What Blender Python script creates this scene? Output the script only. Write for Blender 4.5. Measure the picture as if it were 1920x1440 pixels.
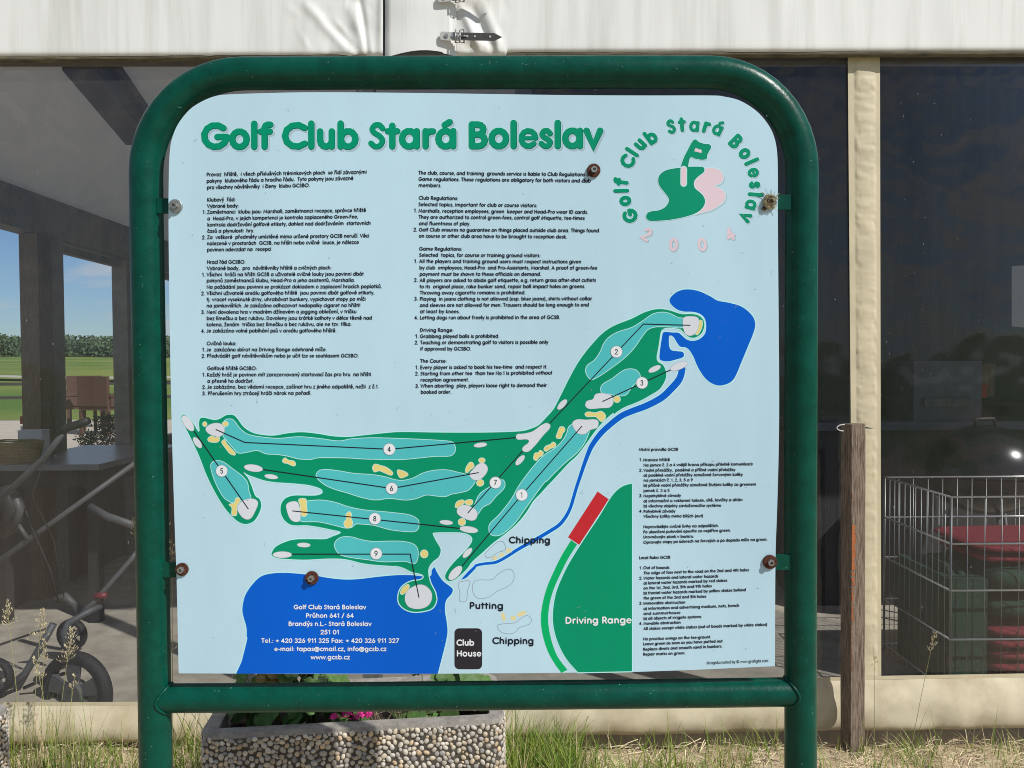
import bpy, bmesh, math, random
from math import sin, cos, pi, radians, exp, hypot, atan2, sqrt
from mathutils import Vector, Matrix, noise
from mathutils.geometry import tessellate_polygon

random.seed(11)
SC = bpy.context.scene
for o in list(bpy.data.objects):
    bpy.data.objects.remove(o, do_unlink=True)
COL = SC.collection

# ------------------------------------------------------------------ camera, sky, sun, exposure
F_PX, CAM_H = 1450.0, 1.5
CAM_M = (Matrix.Translation((0, 0, CAM_H)) @ Matrix.Rotation(radians(90 - 1.3), 4, 'X')
         @ Matrix.Rotation(radians(-0.4), 4, 'Z'))
cd = bpy.data.cameras.new("camera")
cd.sensor_fit = 'HORIZONTAL'
cd.sensor_width = 36.0
cd.lens = 36.0 * F_PX / 1920.0
cd.clip_start, cd.clip_end = 0.05, 3000
cam = bpy.data.objects.new("camera", cd)
cam.matrix_world = CAM_M
COL.objects.link(cam)
SC.camera = cam

TO_SUN = Vector((1.3, -1.0, 1.55)).normalized()
SUN_EL = math.asin(TO_SUN.z)
SUN_AZ = atan2(TO_SUN.x, TO_SUN.y)

world = bpy.data.worlds.new("World")
SC.world = world
world.use_nodes = True
nt = world.node_tree
nt.nodes.clear()
w_out = nt.nodes.new("ShaderNodeOutputWorld")
w_bg = nt.nodes.new("ShaderNodeBackground")
w_bg.inputs["Strength"].default_value = 0.075
sky = nt.nodes.new("ShaderNodeTexSky")
sky.sky_type = 'NISHITA'
sky.sun_disc = False
sky.sun_elevation = SUN_EL
sky.sun_rotation = SUN_AZ
sky.dust_density = 0.3
sky.ozone_density = 3.0
tc = nt.nodes.new("ShaderNodeTexCoord")
mp = nt.nodes.new("ShaderNodeMapping")
mp.inputs["Scale"].default_value = (3.2, 3.2, 13.0)
mp.inputs["Location"].default_value = (0.4, 0.2, 0.3)
cn = nt.nodes.new("ShaderNodeTexNoise")
cn.inputs["Scale"].default_value = 1.6
cn.inputs["Detail"].default_value = 7
cr = nt.nodes.new("ShaderNodeValToRGB")
cr.color_ramp.elements[0].position = 0.47
cr.color_ramp.elements[1].position = 0.62
mx = nt.nodes.new("ShaderNodeMix")
mx.data_type = 'RGBA'
mx.inputs[7].default_value = (7.6, 7.8, 8.2, 1)
nt.links.new(tc.outputs["Generated"], mp.inputs["Vector"])
nt.links.new(mp.outputs[0], cn.inputs["Vector"])
nt.links.new(cn.outputs["Fac"], cr.inputs["Fac"])
nt.links.new(cr.outputs["Color"], mx.inputs[0])
tn = nt.nodes.new("ShaderNodeMix")
tn.data_type = 'RGBA'
tn.blend_type = 'MULTIPLY'
tn.inputs[0].default_value = 1.0
tn.inputs[7].default_value = (.80, .96, 1.14, 1)
nt.links.new(sky.outputs[0], tn.inputs[6])
nt.links.new(tn.outputs[2], mx.inputs[6])
nt.links.new(mx.outputs[2], w_bg.inputs["Color"])
nt.links.new(w_bg.outputs[0], w_out.inputs["Surface"])

sl = bpy.data.lights.new("sun", 'SUN')
sl.energy = 4.7
sl.angle = radians(0.53)
sl.color = (1.0, 0.965, 0.915)
sun = bpy.data.objects.new("sun", sl)
sun.rotation_euler = (-TO_SUN).to_track_quat('-Z', 'Y').to_euler()
sun.location = (4, -3, 6)
COL.objects.link(sun)

SC.view_settings.view_transform = 'Standard'
SC.view_settings.look = 'None'
SC.view_settings.exposure = -0.08
SC.view_settings.gamma = 1.0
SC.view_settings.use_curve_mapping = False
SC.cycles.filter_width = 1.0
SC.cycles.denoising_prefilter = 'NONE'

# ------------------------------------------------------------------ helpers
ROT3 = CAM_M.to_3x3()
EYE = CAM_M.translation.copy()


def ray(px, py):
    return ROT3 @ Vector(((px - 960) / F_PX, (720 - py) / F_PX, -1.0))


def at_depth(px, py, y):
    d = ray(px, py)
    return EYE + d * (y / d.y)


def on_plane(px, py, p0, n):
    d = ray(px, py)
    return EYE + d * ((p0 - EYE).dot(n) / d.dot(n))


def on_ground(px, py, z=0.0):
    d = ray(px, py)
    return EYE + d * ((z - EYE.z) / d.z)


class MB:
    """collects faces and links them as one mesh object"""
    def __init__(self):
        self.v, self.f, self.mi, self.c = [], [], [], []
        self.col = None

    def add(self, pts):
        i = len(self.v)
        self.v.extend([tuple(p) for p in pts])
        if self.col is not None:
            self.c.extend([self.col] * len(pts))
        return i

    def face(self, idx, m=0):
        self.f.append(tuple(idx))
        self.mi.append(m)

    def poly(self, pts, m=0):
        i = self.add(pts)
        self.face(range(i, i + len(pts)), m)

    def box(self, c, s, rz=0.0, m=0, mat3=None):
        R = mat3 or Matrix.Rotation(rz, 3, 'Z')
        c = Vector(c)
        p = []
        for dz in (-1, 1):
            for dx, dy in ((-1, -1), (1, -1), (1, 1), (-1, 1)):
                p.append(c + R @ Vector((dx * s[0] / 2, dy * s[1] / 2, dz * s[2] / 2)))
        i = self.add(p)
        for q in ((3, 2, 1, 0), (4, 5, 6, 7), (0, 1, 5, 4), (1, 2, 6, 5), (2, 3, 7, 6), (3, 0, 4, 7)):
            self.face([i + k for k in q], m)

    def bar(self, a, b, w, h=None, m=0):
        a, b = Vector(a), Vector(b)
        h = h or w
        d = (b - a)
        L = d.length
        R = d.to_track_quat('X', 'Z').to_matrix()
        self.box((a + b) / 2, (L, w, h), m=m, mat3=R)

    def tube(self, path, r, n=10, closed=False, caps=True, m=0):
        P = [Vector(p) for p in path]
        N = len(P)
        rr = r if isinstance(r, (list, tuple)) else [r] * N
        rings = []
        up = None
        for i in range(N):
            if closed:
                t = P[(i + 1) % N] - P[i - 1]
            else:
                t = P[min(i + 1, N - 1)] - P[max(i - 1, 0)]
            if t.length < 1e-9:
                t = Vector((0, 0, 1))
            t.normalize()
            if up is None:
                up = Vector((0, 0, 1)) if abs(t.z) < .9 else Vector((0, 1, 0))
            a = t.cross(up)
            if a.length < 1e-4:
                a = t.cross(Vector((1, 0, 0)))
            a.normalize()
            b = a.cross(t).normalized()
            up = b
            rings.append(self.add([P[i] + a * (rr[i] * cos(2 * pi * k / n)) + b * (rr[i] * sin(2 * pi * k / n)) for k in range(n)]))
        for i in range(N if closed else N - 1):
            A, B = rings[i], rings[(i + 1) % N]
            for k in range(n):
                self.face((A + k, A + (k + 1) % n, B + (k + 1) % n, B + k), m)
        if caps and not closed:
            self.face([rings[0] + k for k in range(n)][::-1], m)
            self.face([rings[-1] + k for k in range(n)], m)

    def disc(self, c, nrm, r, h, n=24, m=0, hole=0.0):
        """short solid cylinder whose base sits at c and which rises along nrm"""
        nrm = Vector(nrm).normalized()
        a = nrm.orthogonal().normalized()
        b = nrm.cross(a)
        c = Vector(c)
        prof = [(r, 0), (r, h * .8), (r * .94, h)]
        if hole:
            prof += [(hole, h), (hole, h * .35), (0.0005, h * .35)]
        else:
            prof += [(0.0005, h)]
        rings = []
        for (q, z) in prof:
            rings.append(self.add([c + nrm * z + a * (q * cos(2 * pi * k / n)) + b * (q * sin(2 * pi * k / n)) for k in range(n)]))
        for A, B in zip(rings, rings[1:]):
            for k in range(n):
                self.face((A + k, A + (k + 1) % n, B + (k + 1) % n, B + k), m)

    def grid(self, fn, nu, nv, m=0, keep=None):
        i = self.add([fn(u / nu, v / nv) for v in range(nv + 1) for u in range(nu + 1)])
        for v in range(nv):
            for u in range(nu):
                a = i + v * (nu + 1) + u
                self.face((a, a + 1, a + nu + 2, a + nu + 1), m)

    def build(self, name, mat, parent=None, smooth=False, angle=None):
        me = bpy.data.meshes.new(name)
        org = Vector((0, 0, 0))
        if parent is None and self.v:
            xs = [p[0] for p in self.v]; ys = [p[1] for p in self.v]; zs = [p[2] for p in self.v]
            org = Vector(((min(xs) + max(xs)) / 2, (min(ys) + max(ys)) / 2, min(zs)))
            self.v = [(p[0] - org.x, p[1] - org.y, p[2] - org.z) for p in self.v]
        me.from_pydata(self.v, [], self.f)
        mats = mat if isinstance(mat, (list, tuple)) else [mat]
        for mm in mats:
            me.materials.append(mm)
        if len(mats) > 1:
            me.polygons.foreach_set("material_index", self.mi)
        if self.c and len(self.c) == len(self.v):
            at = me.color_attributes.new("Tint", 'FLOAT_COLOR', 'POINT')
            flat = []
            for c in self.c:
                flat += [c[0], c[1], c[2], 1.0]
            at.data.foreach_set("color", flat)
        if smooth:
            me.polygons.foreach_set("use_smooth", [True] * len(me.polygons))
        me.update()
        if smooth and angle:
            me.set_sharp_from_angle(angle=radians(angle))
        o = bpy.data.objects.new(name, me)
        COL.objects.link(o)
        o.location = org
        if parent is not None:
            o.parent = parent
            if parent.type == 'EMPTY':
                o.location = -parent.location
        return o


def tag(o, label=None, cat=None, group=None, kind=None):
    if label: o["label"] = label
    if cat: o["category"] = cat
    if group: o["group"] = group
    if kind: o["kind"] = kind
    return o


def thing(name, loc, label, cat, group=None):
    o = bpy.data.objects.new(name, None)
    o.location = loc
    o.empty_display_size = 0.1
    COL.objects.link(o)
    return tag(o, label, cat, group)


def copy_thing(root, loc, rz=0.0, scale=1.0):
    r = root.copy()
    COL.objects.link(r)
    r.location = loc
    r.rotation_euler = (0, 0, rz)
    r.scale = (scale,) * 3
    for ch in list(root.children):
        c = ch.copy()
        COL.objects.link(c)
        c.parent = r
        for g in list(ch.children):
            d = g.copy()
            COL.objects.link(d)
            d.parent = c
    return r


# ------------------------------------------------------------------ materials
def mat(name, col, rough=0.6, spec=0.5, metal=0.0, var=0.0, vscale=8.0, stretch=(1, 1, 1), col2=None,
        bump=0.0, bscale=40.0, tint=False, coat=0.0, trans=0.0, speck=None, detail=5.0, lo=.35, hi=.65, rvar=0.0):
    m = bpy.data.materials.new(name)
    m.use_nodes = True
    t = m.node_tree
    b = t.nodes["Principled BSDF"]
    b.inputs["Roughness"].default_value = rough
    b.inputs["Specular IOR Level"].default_value = spec
    b.inputs["Metallic"].default_value = metal
    b.inputs["Coat Weight"].default_value = coat
    b.inputs["Coat Roughness"].default_value = 0.08
    src = None
    tcn = t.nodes.new("ShaderNodeTexCoord")
    mpn = t.nodes.new("ShaderNodeMapping")
    mpn.inputs["Scale"].default_value = stretch
    geo = t.nodes.new("ShaderNodeNewGeometry")
    t.links.new(geo.outputs["Position"], mpn.inputs["Vector"])
    b.inputs["Base Color"].default_value = (*col, 1)
    base = None
    if tint:
        at = t.nodes.new("ShaderNodeVertexColor")
        at.layer_name = "Tint"
        base = at.outputs["Color"]
    if var > 0 or col2:
        n = t.nodes.new("ShaderNodeTexNoise")
        n.inputs["Scale"].default_value = vscale
        n.inputs["Detail"].default_value = detail
        n.inputs["Roughness"].default_value = 0.6
        t.links.new(mpn.outputs[0], n.inputs["Vector"])
        r = t.nodes.new("ShaderNodeMapRange")
        r.inputs["From Min"].default_value = lo
        r.inputs["From Max"].default_value = hi
        t.links.new(n.outputs["Fac"], r.inputs["Value"])
        x = t.nodes.new("ShaderNodeMix")
        x.data_type = 'RGBA'
        t.links.new(r.outputs[0], x.inputs[0])
        if tint:
            x.blend_type = 'MULTIPLY'
            k = 1 - var
            t.links.new(base, x.inputs[6])
            x.inputs[7].default_value = (k, k, k, 1)
        else:
            c2 = col2 or tuple(c * (1 - var) for c in col)
            x.inputs[6].default_value = (*col, 1)
            x.inputs[7].default_value = (*c2, 1)
        base = x.outputs[2]
    if speck:
        sc_, th, scol = speck
        n = t.nodes.new("ShaderNodeTexNoise")
        n.inputs["Scale"].default_value = sc_
        n.inputs["Detail"].default_value = 2
        t.links.new(geo.outputs["Position"], n.inputs["Vector"])
        r = t.nodes.new("ShaderNodeMapRange")
        r.inputs["From Min"].default_value = th
        r.inputs["From Max"].default_value = th + .03
        t.links.new(n.outputs["Fac"], r.inputs["Value"])
        x = t.nodes.new("ShaderNodeMix")
        x.data_type = 'RGBA'
        t.links.new(r.outputs[0], x.inputs[0])
        if base:
            t.links.new(base, x.inputs[6])
        else:
            x.inputs[6].default_value = (*col, 1)
        x.inputs[7].default_value = (*scol, 1)
        base = x.outputs[2]
    if base:
        t.links.new(base, b.inputs["Base Color"])
    if rvar > 0:
        n = t.nodes.new("ShaderNodeTexNoise")
        n.inputs["Scale"].default_value = 14
        t.links.new(mpn.outputs[0], n.inputs["Vector"])
        r = t.nodes.new("ShaderNodeMapRange")
        r.inputs["To Min"].default_value = max(0.02, rough - rvar)
        r.inputs["To Max"].default_value = min(1, rough + rvar)
        t.links.new(n.outputs["Fac"], r.inputs["Value"])
        t.links.new(r.outputs[0], b.inputs["Roughness"])
    if bump > 0:
        n = t.nodes.new("ShaderNodeTexNoise")
        n.inputs["Scale"].default_value = bscale
        n.inputs["Detail"].default_value = 4
        t.links.new(mpn.outputs[0], n.inputs["Vector"])
        bp = t.nodes.new("ShaderNodeBump")
        bp.inputs["Strength"].default_value = min(1.0, bump)
        bp.inputs["Distance"].default_value = 0.004
        t.links.new(n.outputs["Fac"], bp.inputs["Height"])
        t.links.new(bp.outputs[0], b.inputs["Normal"])
    if trans > 0:
        out = t.nodes["Material Output"]
        tr = t.nodes.new("ShaderNodeBsdfTranslucent")
        if base:
            t.links.new(base, tr.inputs["Color"])
        else:
            tr.inputs["Color"].default_value = (*col, 1)
        ms = t.nodes.new("ShaderNodeMixShader")
        ms.inputs[0].default_value = trans
        t.links.new(b.outputs[0], ms.inputs[1])
        t.links.new(tr.outputs[0], ms.inputs[2])
        t.links.new(ms.outputs[0], out.inputs["Surface"])
    return m


def pvc_mat(name, tintc, dust, dust_col):
    m = bpy.data.materials.new(name)
    m.use_nodes = True
    t = m.node_tree
    t.nodes.clear()
    out = t.nodes.new("ShaderNodeOutputMaterial")
    tr = t.nodes.new("ShaderNodeBsdfTransparent")
    tr.inputs["Color"].default_value = (*tintc, 1)
    df = t.nodes.new("ShaderNodeBsdfDiffuse")
    df.inputs["Color"].default_value = (*dust_col, 1)
    gl = t.nodes.new("ShaderNodeBsdfGlossy")
    gl.inputs["Roughness"].default_value = 0.07
    geo = t.nodes.new("ShaderNodeNewGeometry")
    mpn = t.nodes.new("ShaderNodeMapping")
    mpn.inputs["Scale"].default_value = (1, 1, 0.12)
    t.links.new(geo.outputs["Position"], mpn.inputs["Vector"])
    n = t.nodes.new("ShaderNodeTexNoise")
    n.inputs["Scale"].default_value = 9
    n.inputs["Detail"].default_value = 8
    n.inputs["Roughness"].default_value = .7
    t.links.new(mpn.outputs[0], n.inputs["Vector"])
    r = t.nodes.new("ShaderNodeMapRange")
    r.inputs["From Min"].default_value = .3
    r.inputs["From Max"].default_value = .75
    r.inputs["To Min"].default_value = dust * .55
    r.inputs["To Max"].default_value = dust * 1.5
    t.links.new(n.outputs["Fac"], r.inputs["Value"])
    # small bright scratches and droppings
    n2 = t.nodes.new("ShaderNodeTexNoise")
    n2.inputs["Scale"].default_value = 95
    n2.inputs["Detail"].default_value = 2
    mp2 = t.nodes.new("ShaderNodeMapping")
    mp2.inputs["Scale"].default_value = (1, 1, .45)
    t.links.new(geo.outputs["Position"], mp2.inputs["Vector"])
    t.links.new(mp2.outputs[0], n2.inputs["Vector"])
    r2 = t.nodes.new("ShaderNodeMapRange")
    r2.inputs["From Min"].default_value = .745
    r2.inputs["From Max"].default_value = .80
    r2.inputs["To Max"].default_value = .45
    t.links.new(n2.outputs["Fac"], r2.inputs["Value"])
    ad = t.nodes.new("ShaderNodeMath")
    ad.operation = 'ADD'
    t.links.new(r.outputs[0], ad.inputs[0])
    t.links.new(r2.outputs[0], ad.inputs[1])
    m1 = t.nodes.new("ShaderNodeMixShader")
    t.links.new(ad.outputs[0], m1.inputs[0])
    t.links.new(tr.outputs[0], m1.inputs[1])
    t.links.new(df.outputs[0], m1.inputs[2])
    n3 = t.nodes.new("ShaderNodeTexNoise")
    n3.inputs["Scale"].default_value = 3.5
    t.links.new(geo.outputs["Position"], n3.inputs["Vector"])
    bp = t.nodes.new("ShaderNodeBump")
    bp.inputs["Strength"].default_value = .35
    bp.inputs["Distance"].default_value = .03
    t.links.new(n3.outputs["Fac"], bp.inputs["Height"])
    t.links.new(bp.outputs[0], gl.inputs["Normal"])
    fr = t.nodes.new("ShaderNodeFresnel")
    fr.inputs["IOR"].default_value = 1.45
    m2 = t.nodes.new("ShaderNodeMixShader")
    t.links.new(fr.outputs[0], m2.inputs[0])
    t.links.new(m1.outputs[0], m2.inputs[1])
    t.links.new(gl.outputs[0], m2.inputs[2])
    t.links.new(m2.outputs[0], out.inputs["Surface"])
    return m


def ink(name, col, rough=.38, sp=True):  # mottled tone puts reflections and rain streaks into the print colour
    return mat(name, col, rough=rough, spec=.16, var=.12, vscale=3.0, detail=6, stretch=(1, 1, .3), rvar=.1,
               speck=(170, .765, tuple(c * .45 + .03 for c in col)) if sp else None)


M = {}
M['green_paint'] = mat('green_paint', (.001, .070, .046), rough=.31, spec=.2, var=.3, vscale=30, bump=.12, bscale=160,
                       speck=(210, .735, (.22, .30, .26)), rvar=.1)
M['panel'] = ink('light_blue_print', (.50, .71, .82))
M['panel_edge'] = mat('panel_edge', (.62, .66, .66), rough=.5)
M['ink_green'] = ink('green_ink', (.0, .29, .155))
M['ink_green_dark'] = ink('dark_green_ink', (.0, .13, .075), sp=False)
M['ink_rough'] = ink('course_green_ink', (.0, .29, .145))
M['ink_fair'] = ink('turquoise_ink', (.085, .53, .55))
M['ink_pale'] = ink('pale_cyan_ink', (.50, .86, .88), sp=False)
M['ink_white'] = ink('white_ink', (.80, .83, .86), sp=False)
M['ink_grey'] = ink('pale_grey_ink', (.68, .72, .78))
M['ink_sand'] = ink('sand_ink', (.78, .66, .24))
M['ink_sand_soft'] = ink('soft_sand_ink', (.72, .66, .36))
M['ink_blue'] = ink('blue_ink', (.0, .115, .62))
M['ink_black'] = ink('black_ink', (.012, .016, .03), sp=False)
M['ink_box'] = ink('charcoal_ink', (.028, .025, .032))
M['ink_red'] = ink('red_ink', (.55, .026, .035))
M['ink_green2'] = ink('bright_green_ink', (.0, .43, .135))
M['ink_pink'] = ink('pink_ink', (.76, .60, .67))
M['ink_shadow'] = ink('grey_blue_ink', (.38, .51, .60), sp=False)
M['ink_line'] = ink('grey_line_ink', (.30, .36, .43), sp=False)
M['rust'] = mat('rusty_steel', (.11, .035, .018), rough=.75, spec=.3, var=.6, vscale=160, bump=.5, bscale=300)
M['steel'] = mat('zinc_steel', (.42, .42, .40), rough=.42, metal=.8, var=.3, vscale=120)
M['straw_nest'] = mat('straw_fibre', (.50, .42, .25), rough=.9, var=.5, vscale=300)
M['dark_nest'] = mat('dark_debris', (.05, .03, .02), rough=.95)

# ------------------------------------------------------------------ stroke lettering (round geometric letters)
def arc(cx, cy, rx, ry, a0, a1, n=None):
    n = n or max(3, int(abs(a1 - a0) / 30))
    return [(cx + rx * cos(radians(a0 + (a1 - a0) * i / n)), cy + ry * sin(radians(a0 + (a1 - a0) * i / n))) for i in range(n + 1)]


def catmull(P, closed=True, n=6):
    out = []
    N = len(P)
    rng = range(N) if closed else range(N - 1)
    for i in rng:
        if closed:
            p0, p1, p2, p3 = P[i - 1], P[i], P[(i + 1) % N], P[(i + 2) % N]
        else:
            p0, p1, p2, p3 = P[max(i - 1, 0)], P[i], P[i + 1], P[min(i + 2, N - 1)]
        for k in range(n):
            t = k / n
            t2, t3 = t * t, t * t * t
            out.append(tuple(.5 * (2 * p1[a] + (p2[a] - p0[a]) * t + (2 * p0[a] - 5 * p1[a] + 4 * p2[a] - p3[a]) * t2
                                   + (3 * p1[a] - p0[a] - 3 * p2[a] + p3[a]) * t3) for a in (0, 1)))
    if not closed:
        out.append(tuple(P[-1][:2]))
    return out


def ring(cx, cy, rx, ry):
    return arc(cx, cy, rx, ry, 0, 360, 14)


S_CAP = catmull([(.47, .76), (.36, .89), (.22, .88), (.13, .74), (.20, .60), (.36, .49), (.46, .32), (.38, .13), (.22, .10), (.09, .22)], False, 3)
S_LOW = catmull([(.38, .49), (.29, .58), (.18, .57), (.12, .47), (.18, .38), (.30, .31), (.38, .22), (.32, .11), (.20, .10), (.09, .18)], False, 3)
G = {
 'A': (.80, [[(.1, .1), (.40, .9), (.70, .1)], [(.21, .36), (.59, .36)]]),
 'B': (.68, [[(.14, .1), (.14, .9)], [(.14, .9), (.34, .9)] + arc(.34, .715, .17, .185, 90, -90) + [(.14, .53)], arc(.35, .315, .21, .215, 90, -90) + [(.14, .1)]]),
 'C': (.82, [arc(.49, .5, .38, .4, 46, 314)]),
 'D': (.78, [[(.14, .1), (.14, .9)], [(.14, .9), (.28, .9)] + arc(.28, .5, .37, .4, 90, -90) + [(.14, .1)]]),
 'E': (.56, [[(.46, .9), (.14, .9), (.14, .1), (.46, .1)], [(.14, .5), (.42, .5)]]),
 'F': (.54, [[(.46, .9), (.14, .9), (.14, .1)], [(.14, .5), (.42, .5)]]),
 'G': (.92, [arc(.48, .5, .37, .4, 46, 352), [(.84, .47), (.54, .47)]]),
 'H': (.76, [[(.14, .1), (.14, .9)], [(.62, .1), (.62, .9)], [(.14, .5), (.62, .5)]]),
 'I': (.30, [[(.15, .1), (.15, .9)]]),
 'J': (.48, [[(.34, .9), (.34, .3)] + arc(.2, .27, .14, .17, 0, -150)]),
 'K': (.66, [[(.14, .1), (.14, .9)], [(.56, .9), (.16, .47), (.58, .1)]]),
 'L': (.52, [[(.14, .9), (.14, .1), (.46, .1)]]),
 'M': (.98, [[(.12, .1), (.22, .9), (.49, .2), (.76, .9), (.86, .1)]]),
 'N': (.80, [[(.14, .1), (.14, .9), (.66, .1), (.66, .9)]]),
 'O': (1.0, [ring(.5, .5, .4, .4)]),
 'P': (.62, [[(.14, .1), (.14, .9)], [(.14, .9), (.33, .9)] + arc(.33, .67, .19, .23, 90, -90) + [(.14, .44)]]),
 'R': (.64, [[(.14, .1), (.14, .9)], [(.14, .9), (.33, .9)] + arc(.33, .68, .18, .22, 90, -90) + [(.14, .46)], [(.32, .46), (.54, .1)]]),
 'S': (.58, [S_CAP]),
 'T': (.58, [[(.06, .9), (.52, .9)], [(.29, .9), (.29, .1)]]),
 'U': (.74, [[(.14, .9), (.14, .34)] + arc(.37, .34, .23, .24, 180, 360) + [(.60, .9)]]),
 'V': (.74, [[(.08, .9), (.37, .1), (.66, .9)]]),
 'W': (1.06, [[(.08, .9), (.29, .1), (.53, .85), (.77, .1), (.98, .9)]]),
 'Z': (.66, [[(.12, .9), (.54, .9), (.1, .1), (.56, .1)]]),
 'a': (.72, [ring(.33, .34, .235, .245), [(.575, .58), (.575, .1)]]),
 'b': (.72, [ring(.39, .34, .235, .245), [(.145, .95), (.145, .1)]]),
 'c': (.56, [arc(.34, .34, .24, .245, 50, 310)]),
 'd': (.72, [ring(.33, .34, .235, .245), [(.575, .95), (.575, .1)]]),
 'e': (.66, [[(.12, .35), (.56, .35)], arc(.335, .34, .235, .245, 3, 318)]),
 'f': (.42, [[(.19, .1), (.19, .76)] + arc(.33, .76, .14, .15, 180, 70), [(.06, .58), (.36, .58)]]),
 'g': (.72, [ring(.33, .34, .235, .245), [(.575, .58), (.575, -.02)] + arc(.34, -.02, .235, .16, 0, -150)]),
 'h': (.66, [[(.14, .95), (.14, .1)], [(.14, .32)] + arc(.33, .37, .19, .21, 180, 0) + [(.52, .1)]]),
 'i': (.29, [[(.145, .58), (.145, .1)], [(.145, .84), (.145, .86)]]),
 'j': (.29, [[(.145, .58), (.145, -.05)] + arc(.03, -.05, .115, .12, 0, -90), [(.145, .84), (.145, .86)]]),
 'k': (.58, [[(.14, .95), (.14, .1)], [(.48, .58), (.16, .33), (.50, .1)]]),
 'l': (.29, [[(.145, .95), (.145, .1)]]),
 'm': (1.0, [[(.14, .58), (.14, .1)], [(.14, .36)] + arc(.315, .40, .175, .18, 180, 0) + [(.49, .1)], [(.49, .36)] + arc(.675, .40, .18, .18, 180, 0) + [(.855, .1)]]),
 'n': (.66, [[(.14, .58), (.14, .1)], [(.14, .32)] + arc(.33, .37, .19, .21, 180, 0) + [(.52, .1)]]),
 'o': (.67, [ring(.335, .34, .235, .245)]),
 'p': (.72, [ring(.39, .34, .235, .245), [(.145, .58), (.145, -.2)]]),
 'q': (.72, [ring(.33, .34, .235, .245), [(.575, .58), (.575, -.2)]]),
 'r': (.46, [[(.14, .58), (.14, .1)], [(.14, .34)] + arc(.33, .37, .19, .21, 180, 75)]),
 's': (.48, [S_LOW]),
 't': (.42, [[(.20, .84), (.20, .1)], [(.06, .58), (.36, .58)]]),
 'u': (.66, [[(.14, .58), (.14, .31)] + arc(.33, .31, .19, .21, 180, 340), [(.52, .58), (.52, .1)]]),
 'v': (.58, [[(.07, .58), (.29, .1), (.51, .58)]]),
 'w': (.86, [[(.07, .58), (.24, .1), (.43, .54), (.62, .1), (.79, .58)]]),
 'x': (.56, [[(.08, .58), (.48, .1)], [(.48, .58), (.08, .1)]]),
 'y': (.58, [[(.08, .58), (.30, .12)], [(.51, .58), (.19, -.2)]]),
 'z': (.54, [[(.10, .58), (.43, .58), (.09, .1), (.45, .1)]]),
 '0': (.66, [ring(.33, .5, .23, .4)]),
 '1': (.44, [[(.12, .74), (.28, .9), (.28, .1)]]),
 '2': (.62, [arc(.31, .67, .2, .23, 170, -20) + [(.1, .1), (.54, .1)]]),
 '3': (.62, [arc(.29, .70, .18, .2, 150, -80) + arc(.29, .31, .21, .21, 85, -150)]),
 '4': (.66, [[(.42, .1), (.42, .88)], [(.42, .88), (.10, .32)], [(.10, .32), (.58, .32)]]),
 '5': (.62, [[(.50, .9), (.20, .9), (.15, .52)] + arc(.29, .35, .21, .25, 110, -140)]),
 '6': (.64, [[(.40, .92), (.14, .48)] + arc(.32, .34, .21, .24, 160, 520)]),
 '7': (.58, [[(.1, .9), (.50, .9), (.20, .1)]]),
 '8': (.64, [ring(.32, .70, .17, .19), ring(.32, .305, .21, .205)]),
 '9': (.64, [[(.24, .08), (.50, .52)] + arc(.32, .66, .21, .24, -20, 340)]),
 '.': (.28, [[(.14, .1), (.14, .11)]]),
 ',': (.28, [[(.15, .12), (.10, -.06)]]),
 ':': (.28, [[(.14, .1), (.14, .11)], [(.14, .5), (.14, .51)]]),
 '!': (.30, [[(.15, .9), (.15, .38)], [(.15, .1), (.15, .11)]]),
 '-': (.38, [[(.09, .36), (.29, .36)]]),
 '+': (.60, [[(.08, .45), (.52, .45)], [(.30, .23), (.30, .67)]]),
 '/': (.50, [[(.08, .0), (.42, .95)]]),
 '(': (.34, [arc(.42, .4, .28, .62, 125, 235)]),
 ')': (.34, [arc(-.08, .4, .28, .62, 55, -55)]),
 '@': (1.02, [ring(.51, .40, .16, .18), [(.67, .58), (.67, .3)] + arc(.77, .32, .10, .1, 190, 340) + arc(.51, .40, .42, .44, 0, 310)]),
 '&': (.76, [catmull([(.68, .12), (.2, .66), (.28, .88), (.42, .78), (.36, .6), (.12, .36), (.16, .14), (.38, .1), (.62, .4)], False, 3)]),
 '©': (1.0, [ring(.5, .5, .42, .42), arc(.5, .5, .2, .22, 45, 315)]),
 ' ': (.32, []),
}
ACC = {'á': 'a´', 'é': 'e´', 'í': 'i´', 'ó': 'o´', 'ú': 'u´', 'ý': 'y´', 'č': 'cˇ', 'ě': 'eˇ', 'ř': 'rˇ', 'š': 'sˇ', 'ž': 'zˇ',
       'ů': 'u°', 'ň': 'nˇ', 'ť': "t'", 'ď': "d'"}


def glyph(ch):
    if ch in ACC:
        b, k = ACC[ch]
        adv, st = G[b]
        if b == 'i':
            st = st[:1]
        cx = adv / 2
        if k == '´':
            st = st + [[(cx - .06, .88), (cx + .10, .99)]]
        elif k == 'ˇ':
            st = st + [[(cx - .13, .99), (cx, .87), (cx + .13, .99)]]
        elif k == '°':
            st = st + [ring(cx, .93, .08, .08)]
        else:
            st = st + [[(adv, .95), (adv - .03, .78)]]
        return adv, st
    return G[ch]


def taller(st):
    return [[(u, v if v < .1 else (.1 + (v - .1) * .56 / .48 if v <= .58 else .66 + (v - .58) * .29 / .37)) for u, v in p] for p in st]


for _c in list(G):
    if _c.islower():
        G[_c] = (G[_c][0], taller(G[_c][1]))


# sign plane: board front face
YAW = radians(0.3)
SN = Vector((sin(YAW), -cos(YAW), 0))
TUBE_P = Vector((0, 1.45, 1.5))
BOARD_P = TUBE_P + SN * 0.031
LAY = 0.00005


def on_board(px, py, off=0.0):
    return on_plane(px, py, BOARD_P + SN * off, SN)


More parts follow.
